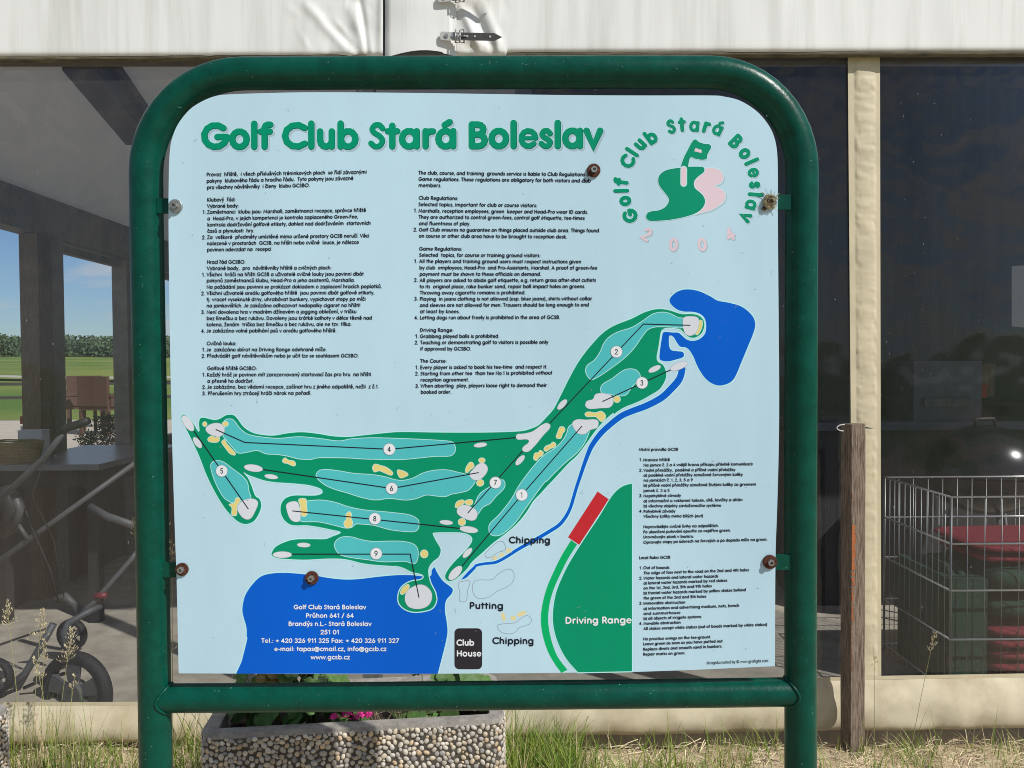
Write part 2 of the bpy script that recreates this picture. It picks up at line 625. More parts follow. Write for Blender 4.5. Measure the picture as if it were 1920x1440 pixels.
def ribbon(mb, P, w, off, closed=False, cap=3):
    """flat stroke of width w (photo pixels) along P, on the board"""
    Q = [P[0]]
    for p in P[1:]:
        if hypot(p[0] - Q[-1][0], p[1] - Q[-1][1]) > 1e-3:
            Q.append(p)
    if closed and hypot(Q[0][0] - Q[-1][0], Q[0][1] - Q[-1][1]) < 1e-3:
        Q.pop()
    if len(Q) < 2:
        Q.append((Q[0][0] + .01, Q[0][1]))
    N = len(Q)
    h = w / 2
    L, R = [], []
    for i in range(N):
        if closed:
            a, b = Q[i - 1], Q[(i + 1) % N]
            d1 = (Q[i][0] - a[0], Q[i][1] - a[1]); d2 = (b[0] - Q[i][0], b[1] - Q[i][1])
        else:
            a, b = Q[max(i - 1, 0)], Q[min(i + 1, N - 1)]
            d1 = (Q[i][0] - a[0], Q[i][1] - a[1]) if i else (b[0] - Q[i][0], b[1] - Q[i][1])
            d2 = (b[0] - Q[i][0], b[1] - Q[i][1]) if i < N - 1 else d1
        l1, l2 = hypot(*d1) or 1, hypot(*d2) or 1
        d1 = (d1[0] / l1, d1[1] / l1); d2 = (d2[0] / l2, d2[1] / l2)
        n = (-(d1[1] + d2[1]), d1[0] + d2[0])
        ln = hypot(*n)
        if ln < .15:
            n = (-d1[1], d1[0]); k = 1
        else:
            n = (n[0] / ln, n[1] / ln)
            k = min(1.8, 1 / max(.35, n[0] * -d1[1] + n[1] * d1[0]))
        L.append((Q[i][0] + n[0] * h * k, Q[i][1] + n[1] * h * k))
        R.append((Q[i][0] - n[0] * h * k, Q[i][1] - n[1] * h * k))
    iL = mb.add([on_board(*p, off) for p in L])
    iR = mb.add([on_board(*p, off) for p in R])
    for i in range(N if closed else N - 1):
        j = (i + 1) % N
        mb.face((iL + i, iL + j, iR + j, iR + i))
    if not closed and cap:
        for (c, l, sgn) in ((Q[0], L[0], 1), (Q[-1], L[-1], -1)):
            a0 = atan2(l[1] - c[1], l[0] - c[0])
            pts = [(c[0] + h * cos(a0 + sgn * pi * k / (cap + 1)), c[1] + h * sin(a0 + sgn * pi * k / (cap + 1))) for k in range(cap + 2)]
            mb.poly([on_board(*p, off) for p in pts])


def fill(mb, P, off):
    V = [Vector((p[0], p[1], 0)) for p in P]
    i = mb.add([on_board(p[0], p[1], off) for p in P])
    for t in tessellate_polygon([V]):
        mb.face([i + k for k in t])


def text(mbs, s, x0, y0, x1, y1, cap, w=.2, off=0.0, capn=1, dil=(0,), sh=None):
    """mbs: meshes to write into, dil: extra stroke width in px for each, laid bottom first"""
    glyphs = [glyph(c) for c in s]
    W = sum(g[0] for g in glyphs) - .12
    if x1 is None:
        dx, dy, sx = 1.0, 0.0, cap
    else:
        D = hypot(x1 - x0, y1 - y0)
        dx, dy, sx = (x1 - x0) / D, (y1 - y0) / D, D / W
    pen = -.06
    for GI, (adv, st) in enumerate(glyphs):
        for k, path in enumerate(st):
            P = [(x0 + dx * (pen + u) * sx + dy * v * cap, y0 + dy * (pen + u) * sx - dx * v * cap) for u, v in path]
            closed = len(path) > 6 and hypot(path[0][0] - path[-1][0], path[0][1] - path[-1][1]) < 1e-6
            for j, mb in enumerate(mbs):
                ddx, ddy = (sh[j] if sh else (0, 0))
                ww = w * (.60 if s[GI] == 'e' and k == 0 else .84 if s[GI] in 'esS' else 1)
                ribbon(mb, [(a + ddx, b + ddy) for a, b in P], ww * cap + dil[j], off + j * LAY + (k + 5 * (GI % 3)) * 1.5e-6, closed, capn)
        pen += adv


# ------------------------------------------------------------------ the sign
sign = thing('information_board', (0.0, 1.45, 0.0),
             'green tubular steel frame with a pale blue golf course map and rules board', 'information board')
fp = [(292, 1440), (289, 1240), (284, 900), (279, 640), (275, 420), (274, 322)]
for k in range(1, 13):
    a = radians(180 + 90 * k / 12)
    fp.append((458 + 184 * cos(a), 322 + 184 * sin(a)))
fp += [(640, 137), (800, 136.5), (960, 136), (1130, 135.5), (1330, 136)]
for k in range(1, 13):
    a = radians(270 + 90 * k / 12)
    fp.append((1330 + 174 * cos(a), 322 + 186 * sin(a)))
fp += [(1503, 420), (1502, 640), (1501, 900), (1501, 1240), (1501, 1440)]
path = [on_plane(x, y, TUBE_P, SN) for x, y in fp]
path = [Vector((path[0].x + .003, path[0].y, -.25))] + path + [Vector((path[-1].x, path[-1].y, -.25))]
mb = MB()
mb.tube(path, .0292, n=32)
mb.build('frame', M['green_paint'], sign, smooth=True, angle=50)
mb = MB()
cb = [on_plane(x, y, TUBE_P, SN) for x, y in ((292, 1309), (500, 1308), (900, 1304), (1300, 1300), (1500, 1297))]
mb.tube(cb, .0262, n=28)
mb.build('crossbar', M['green_paint'], sign, smooth=True, angle=50)
# weld beads where the crossbar meets the posts
for (cx, cy, sg) in ((318, 1309, 1), (1475, 1297, -1)):
    mb = MB()
    pts = []
    for k in range(28):
        a = 2 * pi * k / 28
        p = on_plane(cx, cy, TUBE_P, SN)
        yy = .0268 * cos(a)
        ex = sqrt(max(0, .0292 ** 2 - yy ** 2)) - .0255
        pts.append(Vector((p.x - .001 * sg + sg * ex * 1.0, p.y - yy, p.z + .0268 * sin(a))))
    mb.tube(pts, .003, n=6, closed=True)
    mb.build('weld_bead', M['green_paint'], sign, smooth=True)
for (xa, xb, y) in ((296, 345, 387), (305, 350, 1067), (1440, 1482, 380), (1440, 1482, 1053)):
    mb = MB()
    P = [on_plane(x, yy, TUBE_P + SN * .010, SN) for x, yy in ((xa, y - 14), (xb, y - 14), (xb, y + 14), (xa, y + 14))]
    Q = [p + SN * .006 for p in P]
    i = mb.add(P + Q)
    for q in ((3, 2, 1, 0), (4, 5, 6, 7), (0, 1, 5, 4), (1, 2, 6, 5), (2, 3, 7, 6), (3, 0, 4, 7)):
        mb.face([i + k for k in q])
    mb.build('bracket', M['green_paint'], sign)

outline = [(335, 1262.5), (331, 1080), (328, 1000), (322, 800), (318, 600), (316, 420), (316.5, 330), (318, 289), (322, 262), (333, 234),
           (354, 207), (377, 191), (404, 180), (430, 177), (500, 174.5), (600, 172.8), (800, 174.5), (1040, 178), (1200, 179), (1330, 179), (1357, 181),
           (1387, 188.5), (1417, 207), (1438, 230), (1451, 255), (1457, 285), (1458.5, 330), (1458.5, 420), (1460, 600), (1461, 750), (1460, 850),
           (1457, 960), (1454, 1050), (1453, 1249), (1300, 1256), (1187, 1260), (1000, 1262), (700, 1264)]
ci = outline.index((1453, 1249))
outline = catmull(outline[:ci + 1], False, 4) + outline[ci + 1:]
mb = MB()
front = [on_board(x, y) for x, y in outline]
i = mb.add(front)
V2 = [Vector((p[0], p[1], 0)) for p in outline]
for t in tessellate_polygon([V2]):
    mb.face([i + k for k in t], 0)
back = [p - SN * .004 for p in front]
j = mb.add(back)
mb.face([j + k for k in range(len(back))][::-1], 1)
k2 = mb.add(front + back)
n = len(front)
for k in range(n):
    mb.face((k2 + k, k2 + (k + 1) % n, k2 + n + (k + 1) % n, k2 + n + k), 1)
panel = mb.build('panel', [M['panel'], M['panel_edge']], sign)
panel['label'] = 'pale blue printed panel with rounded upper corners'


def Z(ox, oy, s):
    return lambda pts: [(ox + x / s, oy + y / s) for x, y in pts]


tA, tB, tC, tD = Z(320, 750, 4.8), Z(680, 760, 4.8), Z(480, 940, 4.8), Z(800, 960, 4.8)
tE, tF, tG, tH = Z(1020, 520, 4.571), Z(960, 750, 7.385), Z(1000, 880, 3.692), Z(1140, 210, 5.333)
tK = Z(430, 1050, 4.465)

L1, L2, L3, L4, L5, L6, L7 = [LAY * k for k in (1, 3, 5, 7, 9, 11, 13)]
ponds, outl, rough_, fair, greens, bunk, lines, discs, nums = [MB() for _ in range(9)]
blk, wht, soft, thin = MB(), MB(), MB(), MB()

# lower pond (clipped by the panel's lower edge)
pond = [(452, 1240), (462, 1200)] + tK([(140, 640), (137, 560), (107, 450), (107, 380), (130, 290), (190, 200), (260, 135), (340, 110), (450, 102),
        (560, 108), (700, 122), (830, 145), (960, 158), (1080, 155), (1250, 135), (1400, 122), (1530, 122), (1600, 130), (1680, 130), (1690, 85), (1720, 55),
        (1740, 95), (1790, 170), (1870, 235), (1865, 285), (1820, 340), (1810, 420), (1825, 520), (1830, 620), (1800, 760)])
pc = catmull(pond, False, 5)
pc = [(441.5, 1263.0)] + pc + [(822, 1263.3)]
fill(ponds, pc, L1)
ribbon(outl, pc, 2.2, L1 + LAY, False, 0)
lake = catmull(tE([(1070, 200), (1085, 165), (1130, 125), (1190, 102), (1260, 100), (1340, 118), (1430, 160), (1490, 195), (1580, 212), (1680, 240),
        (1750, 285), (1800, 345), (1815, 410), (1795, 490), (1750, 600), (1700, 720), (1650, 840), (1610, 895), (1560, 922), (1500, 932), (1440, 915),
        (1380, 870), (1330, 800), (1300, 740), (1275, 680), (1240, 625), (1210, 605), (1170, 600), (1140, 570), (1110, 520), (1085, 503), (1075, 520),
        (1078, 590), (1095, 620), (1140, 628), (1190, 635), (1205, 665), (1190, 690), (1130, 710), (1060, 725), (1000, 715), (985, 690), (990, 620),
        (1005, 520), (1015, 475), (1040, 463), (1100, 468), (1150, 470), (1180, 490), (1220, 525), (1270, 540), (1330, 525), (1375, 480), (1385, 410),
        (1370, 350), (1330, 315), (1270, 300), (1200, 298), (1140, 280), (1090, 240)]))
fill(ponds, lake, L1)
ribbon(outl, lake, 2.0, L1 + LAY, True)
# stream with a varying width
riv = [(x, y, w) for (x, y), w in zip(tE([(1182, 770), (1178, 820), (1155, 880), (1100, 945), (1010, 1030), (880, 1100), (760, 1145), (660, 1190), (560, 1268), (480, 1345)]),
       (14.5, 14.5, 15, 15, 14.5, 14, 13.5, 13, 12.5, 12))]
riv += [(x, y, w) for (x, y), w in zip(tF([(1108, 628), (1060, 730), (1000, 890), (950, 1040), (890, 1220)]), (11, 10, 9, 8.5, 8))]
riv += [(x, y, w) for (x, y), w in zip(tB([(1895, 840), (1870, 920), (1830, 1000), (1770, 1075), (1680, 1135), (1560, 1205), (1400, 1295), (1300, 1360), (1200, 1412), (1100, 1425), (1025, 1440)]),
       (8, 8, 8.3, 8.5, 8.5, 8.3, 8, 7.5, 7.5, 7, 7))]
riv += [(x, y, w) for (x, y), w in zip(tD([(430, 500), (385, 545), (345, 585), (312, 608)]), (7.5, 8, 7, 2.5))]
rl, rr2 = [], []
for k, (x, y, w) in enumerate(riv):
    a, b = riv[max(k - 1, 0)], riv[min(k + 1, len(riv) - 1)]
    dx, dy = b[0] - a[0], b[1] - a[1]
    ll = hypot(dx, dy)
    rl.append((x - dy / ll * w / 2, y + dx / ll * w / 2)); rr2.append((x + dy / ll * w / 2, y - dx / ll * w / 2))
A_, B_ = catmull(rl, False, 4), catmull(rr2, False, 4)
ia = ponds.add([on_board(*p, L1) for p in A_]); ib = ponds.add([on_board(*p, L1) for p in B_])
for k in range(len(A_) - 1):
    ponds.face((ia + k, ia + k + 1, ib + k + 1, ib + k))
ribbon(outl, A_, 1.8, L1 + LAY); ribbon(outl, B_, 1.8, L1 + LAY)

course = tA([(92, 150), (115, 125), (150, 140), (200, 195), (252, 280), (250, 210), (262, 165), (300, 155), (390, 175), (440, 165), (500, 132), (560, 130),
             (600, 160), (660, 240), (740, 290), (830, 310), (930, 315), (1050, 295), (1180, 285), (1330, 300), (1450, 320), (1590, 328), (1720, 315)])
course += tB([(200, 245), (360, 235), (700, 240), (1100, 240), (1400, 230), (1500, 210), (1580, 175), (1640, 115), (1700, 50)])
course += tE([(96, 1097), (150, 990), (220, 850), (300, 710), (400, 580), (500, 475), (600, 410), (750, 350), (850, 300), (940, 272), (1010, 268), (1080, 280),
              (1180, 310), (1270, 310), (1330, 325), (1370, 365), (1378, 420), (1355, 480), (1310, 515), (1265, 522), (1225, 505), (1190, 470), (1160, 448),
              (1090, 437), (1040, 440), (1010, 460), (1000, 500), (985, 600), (970, 680), (980, 720), (1020, 745), (1045, 790), (1052, 850), (1030, 910),
              (990, 965), (920, 1010), (840, 1055), (760, 1090), (700, 1113), (640, 1148), (590, 1187)])
course += tF([(1400, 190), (1300, 275), (1200, 380), (1130, 470), (1060, 570), (980, 680), (900, 780), (800, 870), (700, 975), (600, 1085), (500, 1190), (400, 1300), (300, 1405)])
course += tB([(1480, 960), (1400, 1060), (1300, 1150), (1180, 1240), (1080, 1330), (990, 1410)])
course += tD([(370, 510), (320, 560), (260, 610), (200, 628), (165, 600), (165, 560), (200, 500), (260, 430), (340, 350), (395, 280), (405, 240), (380, 210),
              (310, 190), (200, 187), (75, 190), (62, 203), (90, 260), (125, 320), (130, 360), (110, 410), (60, 450), (25, 500), (20, 560), (40, 640), (80, 720), (92, 780)])
course += tC([(1630, 880), (1610, 940), (1560, 980), (1440, 1000), (1350, 980), (1290, 930), (1275, 870), (1290, 800), (1330, 750), (1400, 715), (1470, 705),
              (1500, 690), (1500, 670), (1470, 655), (1400, 640), (1340, 610), (1280, 590), (1200, 585), (1060, 575), (950, 560), (800, 525), (650, 520), (450, 530),
              (300, 525), (190, 515), (140, 490), (138, 460), (170, 410), (240, 370), (340, 340), (480, 335), (620, 335), (690, 310), (757, 280), (680, 260),
              (560, 235), (450, 220), (360, 222), (300, 210), (250, 170), (220, 110), (217, 50)])
course += tA([(1000, 915), (1040, 875), (1110, 855), (1200, 855), (1300, 855), (1355, 840), (1360, 815), (1330, 795), (1240, 770), (1100, 755), (950, 745),
              (850, 730), (770, 705), (700, 680), (662, 657), (700, 700), (735, 780), (765, 860), (800, 885), (820, 940), (805, 1010), (760, 1085), (710, 1115),
              (660, 1120), (600, 1095), (540, 1040), (480, 970), (400, 840), (320, 680), (250, 500), (170, 330), (110, 210)])
cc = catmull(course, True, 4)
fill(rough_, cc, L2)
ribbon(outl, cc, 2.0, L2 + LAY, True)

FAIR = [
 tA([(485, 185), (540, 170), (580, 195), (620, 250), (690, 305), (800, 330), (970, 345), (1150, 330), (1330, 345), (1510, 368), (1620, 350), (1780, 340)])
 + tB([(192, 293), (400, 300), (650, 312), (790, 325), (825, 350), (835, 400), (815, 440), (770, 458), (650, 460), (500, 475), (350, 488), (200, 487)])
 + tA([(1728, 531), (1600, 522), (1340, 520), (1260, 535), (1150, 530), (1050, 505), (950, 490), (860, 485), (780, 455), (700, 468), (610, 478), (560, 430), (500, 360), (470, 320), (485, 270)]),
 tA([(360, 600), (375, 560), (420, 545), (480, 560), (560, 620), (640, 680), (690, 740), (705, 820), (720, 885), (640, 905), (600, 925), (540, 920), (480, 880), (430, 800), (385, 700)]),
 tA([(1310, 690), (1330, 640), (1390, 625), (1500, 635), (1650, 660), (1800, 670)])
 + tB([(192, 640), (290, 668), (360, 675), (450, 655), (540, 610), (640, 585), (750, 580), (850, 600), (960, 630), (1010, 670), (1000, 710), (950, 765), (880, 785),
       (800, 800), (740, 822), (650, 815), (570, 808), (480, 840), (380, 853), (240, 838), (120, 852)])
 + tA([(1728, 880), (1600, 840), (1480, 805), (1380, 760)]),
 tA([(1225, 910), (1350, 900), (1480, 920), (1600, 960), (1750, 990)])
 + tB([(192, 957), (300, 968), (420, 985), (490, 1020), (508, 1060), (500, 1110), (470, 1135), (400, 1137), (250, 1120), (100, 1080)])
 + tC([(960, 206), (900, 205), (860, 235), (800, 240), (700, 215), (560, 185), (400, 178), (395, 100), (420, 20)]),
 tC([(705, 400), (730, 345), (790, 318), (870, 322), (950, 345), (1060, 362), (1180, 358), (1320, 360), (1420, 385), (1458, 440), (1455, 520), (1430, 560), (1390, 555),
     (1330, 540), (1150, 545), (1000, 525), (850, 505), (750, 475)]),
 tB([(1250, 670), (1280, 700), (1270, 750), (1200, 820), (1150, 880), (1080, 920), (1030, 985), (1000, 930), (1020, 860), (1060, 790), (1150, 730)]),
 tF([(830, 340), (780, 380), (760, 450), (700, 560), (600, 660), (450, 760), (330, 880), (200, 1040), (80, 1210)])
 + tB([(1340, 840), (1240, 970), (1150, 1060), (1135, 1110), (1150, 1160), (1205, 1175), (1270, 1150), (1370, 1060), (1450, 950), (1550, 810), (1640, 690)])
 + tF([(486, 1120), (600, 1000), (760, 850), (890, 740), (990, 620), (1045, 510), (1070, 420), (1000, 430), (900, 380)]),
 tE([(355, 800), (375, 750), (430, 710), (480, 640), (510, 570), (560, 510), (640, 465), (750, 430), (850, 370), (930, 315), (1010, 298), (1080, 310), (1150, 345), (1195, 355),
     (1190, 430), (1080, 425), (960, 425), (890, 450), (840, 510), (770, 610), (680, 700), (560, 790), (470, 850), (410, 877), (375, 850)]),
 tE([(485, 950), (510, 910), (580, 870), (660, 810), (720, 785), (780, 790), (815, 820), (825, 860), (790, 900), (740, 960), (700, 1010), (620, 1015), (560, 1000), (500, 1000)]),
]
for P in FAIR:
    c = catmull(P, True, 4)
    fill(fair, c, L3)
    ribbon(outl, c, 1.2, L3 + LAY, True)


def ell(t, cx, cy, a, b, deg):
    r = radians(deg)
    return t([(cx + a * cos(2 * pi * k / 22) * cos(r) - b * sin(2 * pi * k / 22) * sin(r),
               cy + a * cos(2 * pi * k / 22) * sin(r) + b * sin(2 * pi * k / 22) * cos(r)) for k in range(22)])


BLOB = [
 tA([(315, 260), (345, 225), (400, 208), (450, 215), (480, 245), (480, 295), (440, 330), (400, 325), (340, 300)]),
 tA([(600, 980), (625, 925), (680, 895), (735, 888), (775, 905), (785, 940), (760, 1000), (730, 1055), (690, 1075), (640, 1050)]),
 tB([(1380, 285), (1395, 260), (1450, 255), (1530, 235), (1600, 185), (1650, 160), (1685, 175), (1680, 210), (1620, 275), (1560, 350), (1500, 410), (1460, 418), (1437, 400),
     (1450, 370), (1490, 340), (1495, 315), (1470, 305), (1400, 308)]),
 tB([(962, 620), (1000, 570), (1040, 530), (1085, 520), (1120, 550), (1122, 590), (1090, 640), (1040, 672), (990, 665)]),
 tB([(848, 960), (860, 920), (900, 897), (950, 905), (1010, 935), (1032, 975), (1020, 1020), (980, 1037), (920, 1020), (870, 990)]),
 tA([(1040, 960), (1060, 925), (1110, 912), (1145, 925), (1165, 990), (1168, 1070), (1145, 1095), (1100, 1090), (1065, 1050)]),
 tC([(1340, 880), (1360, 810), (1420, 765), (1490, 750), (1550, 780), (1583, 840), (1570, 910), (1520, 955), (1440, 968), (1370, 945)]),
 tF([(835, 340), (860, 290), (920, 267), (1020, 275), (1120, 268), (1180, 280), (1198, 320), (1180, 380), (1130, 400), (1070, 420), (1020, 465), (950, 475), (890, 440)]),
 tE([(1190, 390), (1195, 350), (1230, 335), (1300, 338), (1328, 365), (1320, 430), (1290, 485), (1250, 500), (1215, 485), (1195, 440)]),
 tE([(355, 1090), (370, 1060), (420, 1045), (440, 1005), (490, 993), (560, 1005), (590, 1035), (592, 1080), (560, 1115), (490, 1120), (400, 1127), (365, 1115)]),
]
greens_c = [catmull(P, True, 4) for P in BLOB]
greens_c += [ell(tA, 156, 209, 82, 36, 56), ell(tA, 241, 384, 57, 26, 54), ell(tA, 745, 613, 84, 31, 8), ell(tA, 905, 690, 60, 20, 8), ell(tB, 1060, 357, 59, 20, -7),
             ell(tB, 1417, 494, 56, 23, -48), ell(tB, 955, 1118, 83, 28, 8), ell(tB, 752, 1054, 59, 20, 5), ell(tC, 237, 480, 85, 28, 0), ell(tC, 430, 393, 59, 20, 2),
             ell(tD, 258, 549, 80, 36, -47), ell(tD, 367, 368, 56, 23, -47), ell(tE, 156, 1090, 55, 23, -47), ell(tE, 1158, 760, 80, 29, -22), ell(tE, 948, 785, 56, 22, -25)]
for c in greens_c:
    ribbon(lines, c, 1.0, L5 - LAY * .5, True)
    fill(greens, c, L5)
SAND = [tA([(335, 345), (370, 322), (400, 335), (435, 330), (438, 365), (410, 382), (345, 375)]),
 tA([(458, 380), (485, 355), (505, 390), (540, 430), (583, 480), (570, 497), (530, 480), (490, 430)]),
 tA([(525, 940), (570, 925), (585, 885), (610, 878), (628, 910), (600, 950), (595, 1030), (575, 1042), (548, 1030), (550, 970)]),
 tA([(1007, 540), (1030, 520), (1060, 540), (1110, 550), (1125, 580), (1105, 595), (1050, 572), (1015, 565)]),
 tA([(1150, 900), (1180, 885), (1220, 895), (1225, 960), (1228, 1030), (1190, 1050), (1168, 1010), (1165, 950)]),
 tA([(1575, 1035), (1605, 1003), (1628, 1025), (1625, 1060), (1640, 1110), (1615, 1150), (1570, 1145), (1558, 1105), (1580, 1070)]),
 tB([(88, 560), (110, 528), (160, 540), (220, 560), (272, 605), (255, 630), (200, 610), (150, 590), (105, 600)]),
 tB([(310, 590), (330, 580), (390, 600), (410, 625), (390, 640), (345, 655), (320, 630)]),
 tB([(925, 600), (930, 560), (960, 515), (990, 515), (1003, 550), (970, 580), (945, 605)]),
 tB([(832, 915), (845, 870), (890, 850), (912, 860), (905, 890), (860, 920)]),
 tB([(912, 870), (950, 848), (990, 855), (985, 890), (950, 900)]),
 tB([(1740, 285), (1755, 240), (1775, 195), (1810, 195), (1822, 225), (1800, 255), (1785, 295), (1755, 298)]),
 tB([(1630, 395), (1650, 365), (1690, 350), (1710, 330), (1738, 345), (1730, 375), (1690, 390), (1650, 415)]),
 tB([(1537, 470), (1550, 430), (1580, 425), (1595, 405), (1625, 420), (1618, 450), (1585, 470), (1570, 495), (1545, 492)]),
 tE([(350, 1170), (380, 1152), (440, 1160), (490, 1147), (525, 1175), (525, 1210), (495, 1238), (465, 1215), (440, 1195), (370, 1195)]),
 tE([(1330, 380), (1345, 365), (1360, 385), (1350, 440), (1320, 490), (1298, 485), (1320, 440)])]
sand_c = [catmull(P, True, 4) for P in SAND]
sand_c += [ell(tA, 307, 217, 20, 22, 0), ell(tA, 492, 215, 28, 24, 0), ell(tB, 1073, 495, 30, 23, 0), ell(tB, 1058, 698, 34, 30, -20), ell(tB, 893, 1050, 34, 33, 0),
           ell(tB, 554, 1337, 35, 37, 0), ell(tE, 625, 1045, 30, 29, 0), ell(tC, 1340, 793, 56, 26, -50)]
for c in sand_c:
    fill(bunk, c, L4)
    ribbon(outl, c, 1.0, L4 + LAY * .6, True)
for (cx, cy, a, b, dg) in ((615, 418, 24, 22, 0), (678, 390, 26, 22, -20), (740, 352, 28, 26, -30), (690, 945, 18, 42, -12), (780, 955, 27, 22, 0), (855, 915, 45, 22, -22)):
    fill(soft, ell(tD, cx, cy, a, b, dg), L1)
for P in ([(530, 370), (600, 300), (650, 265), (690, 270), (712, 330), (690, 350), (640, 365), (590, 400), (545, 410), (530, 395)],
          [(283, 650), (300, 628), (370, 618), (392, 635), (370, 700), (360, 790), (335, 808), (295, 795), (300, 730)],
          [(412, 690), (420, 640), (460, 612), (590, 608), (640, 560), (700, 525), (750, 515), (785, 550), (780, 620), (730, 670), (640, 710), (560, 765), (480, 780), (430, 750)],
          [(638, 1040), (645, 1015), (720, 1003), (800, 995), (860, 950), (910, 932), (942, 965), (930, 1005), (880, 1025), (830, 1045), (790, 1085), (730, 1097), (670, 1080)]):
    ribbon(thin, catmull(tD(P), True, 4), 1.0, L2, True)

HL = [[tF([(970, 360)])[0], (978.3, 928), tD([(318, 488)])[0]],
      tE([(1255, 411), (852, 400), (50, 1250)]), tE([(500, 1065), (1085, 793)]),
      tA([(405, 265), (668, 382)]) + [(730, 842.3)] + tB([(1380, 290)]), tA([(210, 280), (700, 982)]),
      tA([(830, 625)]) + tB([(262, 748), (1045, 605)]), tB([(1440, 410), (945, 970)]),
      tA([(1095, 998)]) + tB([(875, 1107)]), tC([(320, 475), (1388, 475), (1467, 867)])]
for P in HL:
    ribbon(blk, P, 1.9, L6, False, 0)
for (s, x, y) in (('1', 978.3, 928), ('2', 1155.9, 659.6), ('3', 1203.8, 717.8), ('4', 730, 842.3), ('5', 415.8, 883), ('6', 734.6, 915.8), ('7', 929, 905), ('8', 703, 972.5), ('9', 705.4, 1038)):
    c = [(x + 11 * cos(2 * pi * k / 28), y + 11 * sin(2 * pi * k / 28)) for k in range(28)]
    fill(discs, c, L7)
    ribbon(lines, c, .9, L7 + LAY * .5, True)
    wd = G[s][0] * 11.5
    text([blk], s, x - wd / 2 + .5, y + 5.6, x + wd / 2 - 1.2, y + 5.6, 11.3, .135, L7 + LAY)

# driving range, tee mat strip, hut and club house
rng, mats_, redp, boxp = MB(), MB(), MB(), MB()
dr = catmull(tG([(687, 95), (640, 105), (600, 125), (560, 160), (520, 215), (450, 330), (350, 480), (250, 640), (190, 760), (150, 870), (132, 1000), (140, 1110), (175, 1220), (230, 1320), (308, 1409)]), False, 4)
dr = dr + [(1186, 1259.5)]
fill(rng, dr, L1)
ribbon(outl, dr + [dr[0]], 1.8, L2, False, 0)
o_ = catmull(tG([(262, 490), (200, 590), (140, 710), (90, 830), (60, 950), (52, 1050), (65, 1150), (100, 1260), (150, 1350), (194, 1409)]), False, 4)
i_ = catmull(tG([(303, 520), (240, 620), (190, 720), (145, 820), (115, 920), (103, 1020), (108, 1100), (130, 1200), (170, 1300), (237, 1388)]), False, 4)
fill(mats_, o_ + i_[::-1], L1)
fill(redp, tG([(445, 153), (523, 208), (318, 522), (240, 470)]), L2)
bx_ = []
for (cx, cy, a0) in ((861, 1187, 180), (895, 1187, 270), (895, 1246, 0), (861, 1246, 90)):
    bx_ += [(cx + 9 * cos(radians(a0 + 15 * k)), cy + 9 * sin(radians(a0 + 15 * k))) for k in range(7)]
fill(boxp, bx_, L1)

# lettering ---------------------------------------------------------------
def rows(ox, oy, s, data, cap, w=.192, mb=None, off=None):
    for r in data:
        t, a, b, c, d = r
        text([mb or blk], t, ox + a / s, oy + b / s, None if c is None else ox + c / s, oy + d / s, cap, w, L6 if off is None else off)


def nums_(ox, oy, s, data, cap):
    for t, a, b in data:
        text([blk], t, ox + a / s, oy + b / s, ox + (a + 30 * s / 4.8) / s, oy + b / s, cap, .20, L6)


rows(360, 200, 4.8, [
 ("Provoz  hřiště,  i všech příslušných tréninkových ploch  se řídí závaznými", 133, 628, 1572, 604),
 ("pokyny  klubového řádu a hracího řádu.  Tyto pokyny jsou závazné", 133, 686, 1452, 660),
 ("pro všechny návštěvníky  i členy  klubu GCSBO.", 136, 744, 1060, 724),
 ("Klubový  řád:", 138, 855, 392, 852), ("Vybrané body:", 138, 912, 420, 908),
 ("Zaměstnanci  klubu jsou: Marshall, zaměstnanci recepce, správce hřiště", 138, 966, 1566, 948),
 ("a  Head-Pro, v jejich kompetenci je kontrola zaplaceného Green-Fee,", 140, 1024, 1495, 1006),
 ("kontrola dodržování golfové etikety, dohled nad dodržováním  startovních", 140, 1080, 1608, 1064),
 ("časů a plynulosti  hry.", 140, 1136, 560, 1132),
 ("Za  veškeré  předměty umístěné mimo určené prostory GCSB neručí. Věci", 138, 1192, 1595, 1178),
 ("nalezené v prostorách  GCSB, na hřišti nebo cvičné  louce, je nálezce", 136, 1248, 1502, 1236),
 ("povinen odevzdat na  recepci", 136, 1304, 712, 1298)], 7.5)
nums_(360, 200, 4.8, [("1.", 96, 966), ("2.", 92, 1194)], 7.5)
